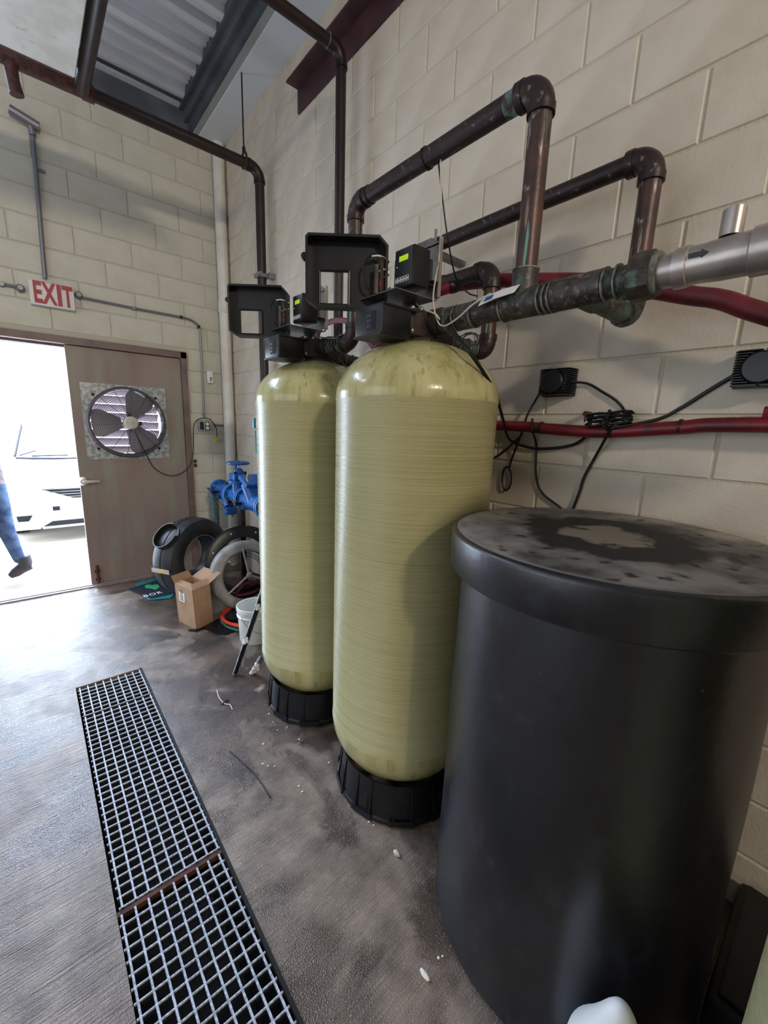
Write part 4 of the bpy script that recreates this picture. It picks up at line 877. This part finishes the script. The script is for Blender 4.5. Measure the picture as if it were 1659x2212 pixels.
prt.m = [1 if q >= 96 else 0 for q in range(len(prt.f))]; prt.build('outlet_port', [M['wornblack'], M['pit']], vh)  # inner faces near black, shade painted into the port
vs = [VC + ud*.300 + td*.095*1.1*math.cos(2*PI*j/n) + zz_*.095*math.sin(2*PI*j/n) for j in range(n)]
MB().add(vs, [tuple(range(n))]).prism(vs[:1] + vs[1:], ud * -.004).build('port_shade', M['pit'], vh, smooth=0)  # near-black disc paints the shade deep in the port
lb = px(333, 1219, Y=3.86)
sd = (ud * -.25 + td * 0)
u2 = Vector((-.97, .24, 0)).normalized()
pc = VC + (-xx if xx.dot(imr) > 0 else xx) * (RO + .001)
lq = MB().box((-.095, -.018, -.002), (.095, .018, .0025))
fm = frame(pc + Vector((0, 0, -.03)), zz_, (0, 0, 1)); lq.v = [tuple(fm @ Vector(v)) for v in lq.v]
lq.build('label', M['motor'], vh, label='worn cream and yellow label')
lq = MB().box((-.03, -.012, .0), (.05, .008, .0035)); lq.v = [tuple(fm @ Vector(v)) for v in lq.v]; lq.build('label_patch', M['yellow'], vh)

# grey ring housing
GC = px(535, 1248, Y=3.17); GR = .285; GC = Vector((GC.x, 3.19, GR * .97 + .035))
gm = ringmat(GC, (-.10, -.965, .25))
gh = empty('ring_shroud', (GC.x, GC.y, 0), 'grey moulded ring with three wire spokes leaning behind the far tank', 'housing')
gp = [(.195, -.02), (.20, .05), (.215, .062), (.25, .06), (.275, .045), (GR, .02), (GR, -.06), (GR - .02, -.10), (.22, -.10), (.195, -.02)]
MB().lathe(gp, GC, 64, mat=gm, cap=False).build('ring', M['greyring'], gh, smooth=40)
hub = GC + gm.col[2] * .075
sk = MB()
for a in (97, 215, 335):
    a = math.radians(a); d = gm.col[0] * -math.cos(a) + gm.col[1] * math.sin(a)
    if gm.col[0].dot(Vector((1, 0, 0))) > 0: d = gm.col[0] * math.cos(a) + gm.col[1] * math.sin(a)
    MB().tube([hub, GC + d*.225 + gm.col[2]*.064], [.010, .007], 8).build('spoke', M['greyring'], gh)
MB().ball(hub, .025, sc=(1, .6, 1)).build('hub', M['greyring'], gh)
for r_ in (.18, .165, .15): MB().tube([GC + (gm.col[0]*math.cos(2*PI*j/40) + gm.col[1]*math.sin(2*PI*j/40))*r_ - gm.col[2]*.04 for j in range(40)], .003, 5, closed=True).build('inner_wire', M['blackpl'], gh)
bc2 = GC + Vector((.045, .16, .055)); bm2 = ringmat(bc2, (-.10, -.975, .18))
bh = MB().lathe([(.215, -.05), (.22, .02), (.30, .025), (.318, .015), (.318, -.02), (.30, -.03), (.29, -.12), (.23, -.12), (.215, -.05)], bc2, 64, mat=bm2, cap=False)
bhr = empty('black_flange_ring', (bc2.x, bc2.y, 0), 'black flanged ring leaning behind the grey spoked ring', 'housing')
bh.build('ring', M['blackpl'], bhr, smooth=40)
for k in range(8):
    a = 2*PI*k/8 + .35; p = bc2 + (bm2.col[0]*math.cos(a) + bm2.col[1]*math.sin(a))*.272 + bm2.col[2]*.026
    MB().ball(p, .011).build('bolt', M['bolt'], bhr)
# coloured hoses on floor
def coil(cx, cy, r, z, turns, rad, m, label, x=1.0):
    pts = []
    for i in range(int(turns*26) + 1):
        t = 2*PI*i/26; rr = r + .012*math.sin(t*1.3) - .006*i/26; pts.append((cx + rr*x*math.cos(t), cy + rr*math.sin(t), z + .010*math.sin(t*2.1)**2 + rad + .004*i/26))
    return MB().tube(pts, rad, 8).build('coiled_hose', M[m], cat='hose', label=label)
coil(1.20, 3.0, .22, 0, 2.6, .010, 'cord_g', 'green hose coiled on the floor under the grey ring', 1.0)
coil(1.20, 3.0, .215, .03, 3.2, .011, 'cord_o', 'orange-red hose coiled on top of the green hose', 1.0)
pts = [GC + Vector((-.12, -.02, -.09)), GC + Vector((-.02, -.03, -.01)), GC + Vector((.1, 0, -.03)), GC + Vector((.16, .0, -.12)), GC + Vector((.05, -.02, -.16)), GC + Vector((-.1, -.02, -.15)), GC + Vector((-.02, -.03, -.06)), GC + Vector((.12, -.01, -.10))]
cable('dark_red_hose', pts, .014, 'hose', 'dark red hose looped inside the grey spoked ring', 'hose')

# cardboard box
bx = empty('cardboard_box', (.86, 3.2, 0), 'open tall cardboard box standing in front of the black housing', 'box')
A0 = Vector((.813, 3.072, 0)); B0 = Vector((.962, 3.142, 0)); D0 = Vector((.767 - .02, 3.300, 0)); E0 = B0 + (D0 - A0)
lean = Vector((.0, .0, 1)) * .318
tp = [q + lean + Vector((-.012, .004, 0)) for q in (A0, B0, E0, D0)]; bt_ = [A0, B0, E0, D0]
cx_ = MB(); ctr = sum(bt_, Vector()) / 4
for i in range(4):
    j = (i+1) % 4; a, b, c_, d_ = bt_[i], bt_[j], tp[j], tp[i]; inn = Vector((ctr.x, ctr.y, 0)) - Vector(((a.x+b.x)/2, (a.y+b.y)/2, 0)); inn = inn.normalized() * .004
    cx_.prism([a, b, c_, d_], inn)
cx_.prism(bt_, (0, 0, .004)); cx_.build('carton', M['cardb'], bx, smooth=0)
dl_ = (tp[1] - tp[0]); dd = (tp[3] - tp[0])
def flap(a, b, out, m='cardb'):
    q = MB().prism([a, b, b + out - (b - a)*.04, a + out + (b - a)*.04], out.cross(b - a).normalized() * .004); q.build('flap', M[m], bx, smooth=0)
flap(tp[1], tp[2], Vector((.085, -.03, .075)))
flap(tp[3], tp[0], Vector((.055, .03, .010)))
flap(tp[2], tp[3], Vector((-.02, .02, .055)))
flap(tp[0], tp[1], Vector((-.0, .05, .03)))
lbn = (A0 - ctr).normalized(); fn = dd.cross(Vector((0, 0, 1))).normalized()
if fn.dot(A0 - ctr) < 0: fn = -fn
bl = MB(); q0 = A0 + dd*.50 + Vector((-.007, 0, .19)) + fn*.001; qu = dd.normalized()
bl.prism([q0, q0 + qu*.075, q0 + qu*.075 + Vector((0, 0, .105)), q0 + Vector((0, 0, .105))], fn * .001)
lbo = bl.build('shipping_label', M['white'], bx, smooth=0)
for k in range(6): MB().prism([q0 + qu*(.015 + .004*(k % 2)) + Vector((0, 0, .012 + k*.015)) + fn*.001, q0 + qu*.058 + Vector((0, 0, .012 + k*.015)) + fn*.001, q0 + qu*.058 + Vector((0, 0, .018 + k*.015)) + fn*.001, q0 + qu*(.015 + .004*(k % 2)) + Vector((0, 0, .018 + k*.015)) + fn*.001], fn*.0008).build('print', M['charcoal'], lbo, smooth=0)
# black bag under box
rb = MB(); cz = [(1.0, 3.02), (.80, 3.04)]
vs = []; nn = 20
outl = [(.76, 3.09), (.80, 3.045), (.86, 3.06), (.90, 2.93), (.955, 2.86), (1.03, 2.87), (1.10, 2.93), (1.12, 3.05), (1.06, 3.14), (.98, 3.13), (.92, 3.10), (.84, 3.05)]
rb.prism([(x, y, .002) for x, y in outl], (0, 0, .012)); rb.prism([(1.0 + .055*math.cos(t)*1.2, 2.99 + .05*math.sin(t), .014) for t in [2*PI*i/12 for i in range(12)]], (0, 0, .02)).prism([(1.06 + .05*math.cos(t), 3.02 + .07*math.sin(t), .014) for t in [2*PI*i/12 for i in range(12)]], (0, 0, .05))
rb.build('black_sheet', M['blackpl'], cat='sheet', label='crumpled black plastic sheet on the floor beside the cardboard box')
# board with print
A1, B1_, C1, D1 = px(276, 1272, Z=.012), px(322, 1296, Z=.012), px(395, 1272, Z=.012), px(350, 1243, Z=.012)
ms = empty('printed_board', (A1 + C1) / 2, 'teal and dark printed board with white letters lying by the door', 'sign')
MB().prism([px(291, 1262, Z=.004), px(320, 1297, Z=.004), px(368, 1293, Z=.004), px(395, 1265, Z=.004), px(345, 1245, Z=.004)], (0, 0, .006)).build('backing', M['tealmat'], ms, smooth=0)
MB().prism([px(276, 1273, Z=.011), px(326, 1293, Z=.011), px(385, 1280, Z=.011), px(340, 1254, Z=.011)], (0, 0, .004)).build('board', M['navy'], ms, smooth=0)
e0 = px(311, 1290, Z=.0156); e1 = px(352, 1280, Z=.0156); ux = (e1 - e0); uy = px(322, 1270, Z=.0156) - px(326, 1285, Z=.0156)
for k, ch in enumerate('BOR'): text_mb(ch, .078, frame(e0 + ux * (.12 + .36*k) + Vector((0, .02, 0)), ux, uy), .0003, .9).build('letter', M['whitegl'], ms, smooth=0)
g0 = px(312, 1264, Z=.0155); MB().prism([px(u, v, Z=.0155) for u, v in ((312, 1266), (320, 1262), (328, 1264), (340, 1262), (345, 1268), (336, 1274), (326, 1271), (316, 1271))], (0, 0, .0006)).build('emblem', M['green'], ms, smooth=0)
# bucket
bk0 = Vector((1.125, 2.70, 0))
bu = empty('bucket', bk0, 'white plastic bucket standing beside the far yellow tank', 'bucket')
MB().lathe([(.001, .0), (.112, 0), (.116, .01), (.124, .19), (.132, .192), (.133, .20), (.126, .205), (.128, .235), (.134, .237), (.134, .262), (.128, .264), (.122, .26), (.110, .012), (.001, .01)], bk0, 40, cap=False).build('pail', M['white'], bu, smooth=40)
MB().tube([bk0 + Vector((-.13*math.cos(a), -.06 - .10*math.sin(a), .225 - .12*math.sin(a))) for a in [i/14*PI for i in range(15)]], .0025, 6).build('bail_handle', M['conduit'], bu)
# leaning strips
def strip(a, b, label, mname, foam):
    o = empty('metal_strip', a, label, 'strip')
    a, b = Vector(a), Vector(b); d = (b - a).normalized(); s_ = Vector((.94, -.34, 0)); s_ = (s_ - d * s_.dot(d)).normalized(); nn_ = d.cross(s_)
    MB().prism([a - s_*.016, a + s_*.016, a + s_*.016 + nn_*.004, a - s_*.016 + nn_*.004], b - a).build('back', M[mname], o, smooth=0)
    for k in (-1, 1): MB().prism([a + s_*.016*k, a + s_*(.016*k - .004*k), a + s_*(.016*k - .004*k) - nn_*.012, a + s_*.016*k - nn_*.012], b - a).build('edge', M['galv'], o, smooth=0)
    for t in foam:
        q = MB(); c0 = a + (b - a) * t
        for _ in range(5): q.ball(c0 + d*random.uniform(-.02, .02) + s_*random.uniform(-.014, .014) - nn_*.008, random.uniform(.008, .014), n=7)
        q.build('foam_blob', M['white'], o)
    return o
sa = px(508, 1456, Z=.004)
pb = px(560, 1300, Y=2.16); pb2 = sa + (pb - sa) * 1.17
strip(sa, pb2, 'black channel strip with white foam blobs leaning on the far tank', 'blackpl', (.42, .80))
sa2 = px(546, 1452, Z=.004); pb3 = px(566, 1418, Y=2.06)
strip(sa2, pb3, 'short pale strip with foam leaning at the far tank foot', 'galv', (.1, .35, .6))

# ================================================================ FLOOR GRATES
def grate(y0, y1, x0, x1, label, jog=0):
    g = empty('floor_grate', ((x0+x1)/2, (y0+y1)/2, -.03), label, 'grate', 'grates over the floor trench')
    pch = .0381
    nx = int((x1 - x0) / pch); ny = int((y1 - y0) / pch)
    lb_ = MB().prism([(x0, y0, -.022), (x0 + .0075, y0, -.022), (x0 + .006, y0, -.001), (x0 + .0015, y0, -.001)], (0, y1 - y0, 0)).prism([(x0 + .0002, y0, -.0035), (x0 + .0073, y0, -.0035), (x0 + .0062, y0, .0002), (x0 + .0013, y0, .0002)], (0, y1 - y0, 0), mi=1).build('bar', [M['grime'], M['grate']], g, smooth=0)
    c0 = OFF[lb_].copy()
    for i in range(1, nx + 1):
        share('bar', lb_, c0 + Vector((i * pch, 0, 0)), g)
    xb_ = MB().prism([(x0 - .006, y0, -.020), (x0 - .006, y0 + .0055, -.020), (x0 - .006, y0 + .0045, -.003), (x0 - .006, y0 + .001, -.003)], (nx * pch + .0195, 0, 0)).prism([(x0 - .006, y0 + .0002, -.006), (x0 - .006, y0 + .0053, -.006), (x0 - .006, y0 + .0046, -.0008), (x0 - .006, y0 + .0009, -.0008)], (nx * pch + .0195, 0, 0), mi=1).build('cross_bar', [M['grime'], M['grate']], g, smooth=0)
    c1 = OFF[xb_].copy()
    for i in range(1, ny + 1):
        share('cross_bar', xb_, c1 + Vector((0, i * pch, 0)), g)
    return g
grate(2.455, 2.752, .066, .372, 'shortest floor grate, farthest end of the trench')
grate(1.312, 2.444, .066, .374, 'long middle floor grate between the short one and the near one')
grate(.34, 1.290, .060, .374, 'near floor grate running out of the bottom of the photo')
MB().box((GX0, 1.293, -.05), (GX1, 1.309, -.006)).build('grate_support', M['rust'], cat='bar', label='dark rusty cross bar between the near and middle grates')
# frame edges of trench
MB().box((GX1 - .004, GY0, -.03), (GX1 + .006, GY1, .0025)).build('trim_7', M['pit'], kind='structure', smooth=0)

# ---------------------------------------------------------------- debris
def pebble(name, u, v, r, m, label, sc_=(1, 1, .6), grp=None):
    p = px(u, v, Z=0); q = MB().ball((p.x, p.y, r*sc_[2]), r, n=9, sc=sc_)
    q.v = [tuple(Vector(a) + Vector((random.uniform(-1, 1), random.uniform(-1, 1), 0)) * r*.15) for a in q.v]
    return q.build(name, M[m], cat='debris', label=label, group=grp)
pebble('white_scrap', 917, 2108, .011, 'debris', 'small white plastic scrap on the floor near the brine tank', (.7, 1.7, .6))
pebble('chipped_stone', 857, 1848, .013, 'motor', 'knobbly brown and white stone on floor before near tank', (.7, 1.2, .8))
for (u, v) in ((599, 1578), (646, 1699), (653, 1711), (947, 2070), (956, 2066), (710, 1648), (579, 1655), (569, 1608), (797, 1776), (807, 1783), (581, 1543), (590, 1560), (620, 1571), (646, 1598), (568, 1651), (593, 1656)):
    pebble('grit', u, v, random.uniform(.003, .0055), 'debris', 'tiny pale bit of grit on the concrete floor', grp='grit on the floor')
for (u, v, u2, v2, m, l) in ((497, 1622, 584, 1722, 'twig', 'thin dark bent wire lying on the wet floor'),):
    a, b = px(u, v, Z=.004), px(u2, v2, Z=.004); cable('wire_scrap', [a, a + (b-a)*.3 + Vector((.008, .004, 0)), a + (b-a)*.6 + Vector((.012, 0, .006)), b], .0032, m, l, 'wire')
cable('thread_scrap', [px(468, 1490, Z=.003), px(474, 1508, Z=.006), px(486, 1520, Z=.004), px(496, 1522, Z=.006), px(502, 1532, Z=.003)], .0022, 'debris', 'pale frayed thread on the floor left of the far tank foot', 'debris')
cable('frayed_scrap', [px(478, 1522, Z=.003), px(486, 1516, Z=.008), px(493, 1512, Z=.003)], .0035, 'twig', 'dark leaf scrap beside the pale frayed thread', 'debris')

# ---------------------------------------------------------------- white jug at the bottom edge
jx, jy, jt = .775, .125, .452
jg = empty('white_jug', (jx, jy, 0), 'white plastic jug whose rounded top peeks in at the bottom edge', 'jug')
MB().lathe([(.06, 0), (.086, .01), (.088, .03), (.088, .27), (.084, .30), (.066, .335), (.046, .38), (.030, .42), (.020, .44), (.010, .450), (.0005, .452)], (jx, jy, 0), 40).build('jug_body', M['white'], jg, smooth=60)

MB().tube(spl([(jx + .07, jy - .03, .31), (jx + .10, jy - .045, .30), (jx + .115, jy - .05, .24), (jx + .105, jy - .045, .17), (jx + .075, jy - .03, .15)], 5), .011, 10).build('handle', M['white'], jg)
# ================================================================ OUTSIDE: car and walker
car = empty('parked_car', (.55, 8.7, 0), 'white car parked facing the open doorway outside', 'car')
cxc = .55
stn = [(6.50, .80, .24, .58, .60), (6.56, .88, .16, .68, .72), (6.75, .91, .18, .74, .80), (7.1, .90, .18, .80, .88), (7.6, .91, .20, .84, .95), (8.4, .92, .20, .88, .97), (9.6, .92, .20, .90, .98), (10.4, .91, .20, .92, 1.02), (10.95, .86, .24, .90, 1.0), (11.1, .70, .35, .80, .9)]
vs = []; m_ = 0
for (y, wd, zb_, zs, zt) in stn:
    row = [(-wd*.94, zb_), (-wd, (zb_+zs)/2), (-wd, zs), (-wd*.92, zs + (zt-zs)*.6), (-wd*.6, zt), (0, zt + .015), (wd*.6, zt), (wd*.92, zs + (zt-zs)*.6), (wd, zs), (wd, (zb_+zs)/2), (wd*.94, zb_), (0, zb_ - .01)]
    vs += [(cxc + a, y, b) for a, b in row]; m_ = len(row)
fs = [(i*m_ + j, i*m_ + (j+1) % m_, (i+1)*m_ + (j+1) % m_, (i+1)*m_ + j) for i in range(len(stn)-1) for j in range(m_)]
fs += [tuple(range(m_)), tuple((len(stn)-1)*m_ + j for j in range(m_))]
MB().add(vs, fs).build('body', M['carpaint'], car, smooth=50)
# cabin
st2 = [(7.55, .76, .96, .97), (8.35, .66, .97, 1.42), (9.3, .64, .98, 1.47), (10.0, .64, .99, 1.42), (10.6, .72, 1.0, 1.05)]
vs = []
for (y, wd, zb_, zt) in st2: vs += [(cxc - .80, y, zb_ - .05), (cxc - wd, y, zt - .03), (cxc - wd*.8, y, zt), (cxc + wd*.8, y, zt), (cxc + wd, y, zt - .03), (cxc + .80, y, zb_ - .05)]
fs = [(i*6 + j, i*6 + j + 1, (i+1)*6 + j + 1, (i+1)*6 + j) for i in range(4) for j in range(5)] + [tuple(range(6)), tuple(24 + j for j in range(6))]
MB().add(vs, fs).build('cabin', M['carpaint'], car, smooth=50)
MB().prism([(cxc - .71, 7.60, .985), (cxc + .71, 7.60, .985), (cxc + .60, 8.28, 1.385), (cxc - .60, 8.28, 1.385)], (0, -.012, .02)).build('windscreen', mat('bright_glass', S(225, 230, 235), .1), car, smooth=0)
MB().tube([(cxc - .72, 7.56, .965), (cxc - .3, 7.50, .955), (cxc + .3, 7.50, .955), (cxc + .72, 7.56, .965)], .014, 6).build('cowl', M['cardark'], car)
MB().tube([(cxc - .73, 7.585, .99), (cxc - .62, 8.28, 1.40)], .014, 6).build('pillar', M['cardark'], car)
MB().tube([(cxc - .55, 7.56, .99), (cxc - .15, 7.53, 1.0)], .009, 6).tube([(cxc - .68, 7.57, 1.0), (cxc - .50, 7.62, 1.06)], .008, 6).build('wiper', M['cardark'], car)
gf = 6.485
gr = MB().prism([(cxc - .50, gf, .665), (cxc + .50, gf, .665), (cxc + .20, gf, .535), (cxc - .20, gf, .535)], (0, .10, 0)).build('grille', M['cardark'], car, smooth=0)
for k in range(4):
    zk = .558 + k*.034; hwk = .26 + k*.08
    MB().box((cxc - hwk, gf - .012, zk - .005), (cxc + hwk, gf + .02, zk + .005)).build('grille_bar', M['chrome'], gr, smooth=0)
MB().prism([(cxc - .44, gf - .004, .255), (cxc + .44, gf - .004, .255), (cxc + .52, gf - .004, .17), (cxc - .56, gf - .004, .17)], (0, .10, 0)).build('lower_intake', M['cardark'], car, smooth=0)
MB().box((cxc - .54, gf - .012, .17), (cxc + .54, gf + .05, .20)).build('intake_lip', M['chrome'], car, smooth=0)
for sx in (-1, 1):
    MB().prism([(cxc + sx*.77, 6.50, .35), (cxc + sx*.62, 6.49, .35), (cxc + sx*.66, 6.49, .28), (cxc + sx*.76, 6.50, .28)], (0, .06, 0)).build('fog_lamp', M['cardark'], car, smooth=0)
    MB().prism([(cxc + sx*.86, 6.75, .72), (cxc + sx*.58, 6.52, .66), (cxc + sx*.60, 6.52, .58), (cxc + sx*.84, 6.70, .62)], (0, .04, 0)).build('headlamp', M['chrome'], car, smooth=0)
    MB().box((cxc + sx*.90, 7.75, .98), (cxc + sx*1.06, 7.85, 1.10), bev=.02).build('mirror', M['carpaint'], car)
    for yw in (7.35, 10.1):
        wh = MB().lathe([(.2, -.1), (.30, -.105), (.32, -.08), (.32, .08), (.30, .105), (.2, .1), (.2, -.1)], (cxc + sx*.76, yw, .30), 32, 'X', cap=False).build('wheel', M['blackrub'], car)
        MB().lathe([(.001, -.06), (.2, -.08), (.2, .08), (.001, .06)], (cxc + sx*.76, yw, .30), 24, 'X', cap=False).build('rim', M['chrome'], wh)
MB().box((cxc - .155, gf - .02, .34), (cxc + .155, gf + .02, .44), bev=.004).build('number_plate', M['whitegl'], car)
MB().box((cxc - .42, gf - .006, .39), (cxc - .35, gf + .02, .44)).build('sensor', M['cardark'], car)

# walking person
def person():
    me = bpy.data.meshes.new('body'); y = 5.10; px0 = -.30
    J_ = {'pelvis': (px0, y, .93, .125, .10), 'waist': (px0 - .01, y, 1.08, .125, .09), 'chest': (px0 - .03, y, 1.30, .15, .10), 'neck': (px0 - .05, y, 1.47, .055, .055), 'head0': (px0 - .06, y, 1.56, .07, .075), 'head1': (px0 - .065, y, 1.66, .085, .095), 'head2': (px0 - .065, y, 1.74, .06, .07),
          'hipR': (px0 + .01, y - .09, .86, .10, .09), 'kneeR': (-.25, y - .08, .50, .068, .065), 'ankR': (-.185, y - .06, .17, .045, .045), 'hipL': (px0 - .02, y + .09, .86, .10, .09), 'kneeL': (px0 - .20, y + .09, .50, .068, .065), 'ankL': (px0 - .30, y + .09, .12, .045, .045),
          'shR': (px0 - .03, y - .19, 1.40, .055, .055), 'elR': (px0 + .04, y - .25, 1.13, .042, .042), 'wrR': (px0 - .04, y - .24, .90, .028, .03), 'shL': (px0 - .03, y + .19, 1.40, .055, .055), 'elL': (px0 - .10, y + .24, 1.13, .042, .042), 'wrL': (px0 - .20, y + .22, .93, .028, .03)}
    E_ = [('pelvis', 'waist'), ('waist', 'chest'), ('chest', 'neck'), ('neck', 'head0'), ('head0', 'head1'), ('head1', 'head2'), ('pelvis', 'hipR'), ('hipR', 'kneeR'), ('kneeR', 'ankR'), ('pelvis', 'hipL'), ('hipL', 'kneeL'), ('kneeL', 'ankL'), ('chest', 'shR'), ('shR', 'elR'), ('elR', 'wrR'), ('chest', 'shL'), ('shL', 'elL'), ('elL', 'wrL')]
    for s_ in 'RL':
        wx, wy, wz = J_['wr' + s_][:3]; J_['pm' + s_] = (wx - .01, wy, wz - .07, .022, .035); E_.append(('wr' + s_, 'pm' + s_))
        for k in range(4):
            J_[f'fa{k}{s_}'] = (wx - .02 + .006, wy - .028 + k*.019, wz - .12 + .004*abs(k-1), .009, .009); J_[f'fb{k}{s_}'] = (wx - .036, wy - .028 + k*.019, wz - .155 + .006*abs(k-1), .008, .008)
            E_ += [('pm' + s_, f'fa{k}{s_}'), (f'fa{k}{s_}', f'fb{k}{s_}')]
        J_['th' + s_] = (wx - .045, wy + .03*(1 if s_ == 'L' else -1)*0 - .02, wz - .075, .010, .010); E_.append(('wr' + s_, 'th' + s_))
    ks = list(J_); root = empty('person', (px0, y, 0), 'person in blue jeans and dark boots walking past outside the doorway', 'person')
    me.from_pydata([J_[k][:3] for k in ks], [(ks.index(a), ks.index(b)) for a, b in E_], [])
    o = bpy.data.objects.new('body', me); C.objects.link(o)
    md = o.modifiers.new('s', 'SKIN'); o.modifiers.new('u', 'SUBSURF').levels = 2
    for v, k in zip(me.skin_vertices[0].data, ks): v.radius = (J_[k][3], J_[k][4]); v.use_root = (k == 'pelvis')
    bpy.context.view_layer.update()
    m2 = bpy.data.meshes.new_from_object(o.evaluated_get(bpy.context.evaluated_depsgraph_get())); bpy.data.objects.remove(o)
    for m in ('denim', 'shirt', 'skin', 'hair'): m2.materials.append(M[m])
    for p in m2.polygons:
        c = p.center; p.use_smooth = True; arm = abs(c.y - y) > .17
        if c.z > 1.45: p.material_index = 3 if (c.z > 1.70 or (c.x > px0 - .03 and c.z > 1.55)) else 2
        elif arm and c.z < 1.12: p.material_index = 2
        elif c.z > .93: p.material_index = 1
        else: p.material_index = 0
    m2.transform(Matrix.Translation((-px0, -y, 0)))
    b = bpy.data.objects.new('body', m2); C.objects.link(b); place(b, (px0, y, 0), root)
    for (ax_, ay_, az_, tilt) in ((-.185, y - .06, .175, .42), (px0 - .30, y + .09, .12, 0)):
        q = MB()
        d = Vector((-math.cos(tilt), 0, -math.sin(tilt))); a0 = Vector((ax_, ay_, az_)); upb = Vector((math.sin(tilt)*-1, 0, math.cos(tilt)))
        q.tube([a0 + Vector((.02, 0, .06)), a0 + Vector((.03, 0, 0)), a0 - upb*.06 + d*.0], [.055, .054, .05], 14).tube([a0 - upb*.055 - d*.045, a0 - upb*.05 + d*.03, a0 - upb*.062 + d*.08, a0 - upb*.07 + d*.13], [.045, .05, .045, .025], 14)
        q.build('boot', M['boot'], root)
    for s_ in (-1, 1):
        MB().ball((px0 - .132, y + s_*.033, 1.645), .010).build('eye', M['whitegl'], root); MB().ball((px0 - .06, y + s_*.088, 1.635), .022, sc=(.7, .4, 1.2)).build('ear', M['skin'], root)
    MB().ball((px0 - .146, y, 1.615), .016, sc=(1.2, .8, 1.4)).build('nose', M['skin'], root); MB().box((px0 - .143, y - .025, 1.568), (px0 - .125, y + .025, 1.576), bev=.002).build('mouth', M['hose'], root)
person()
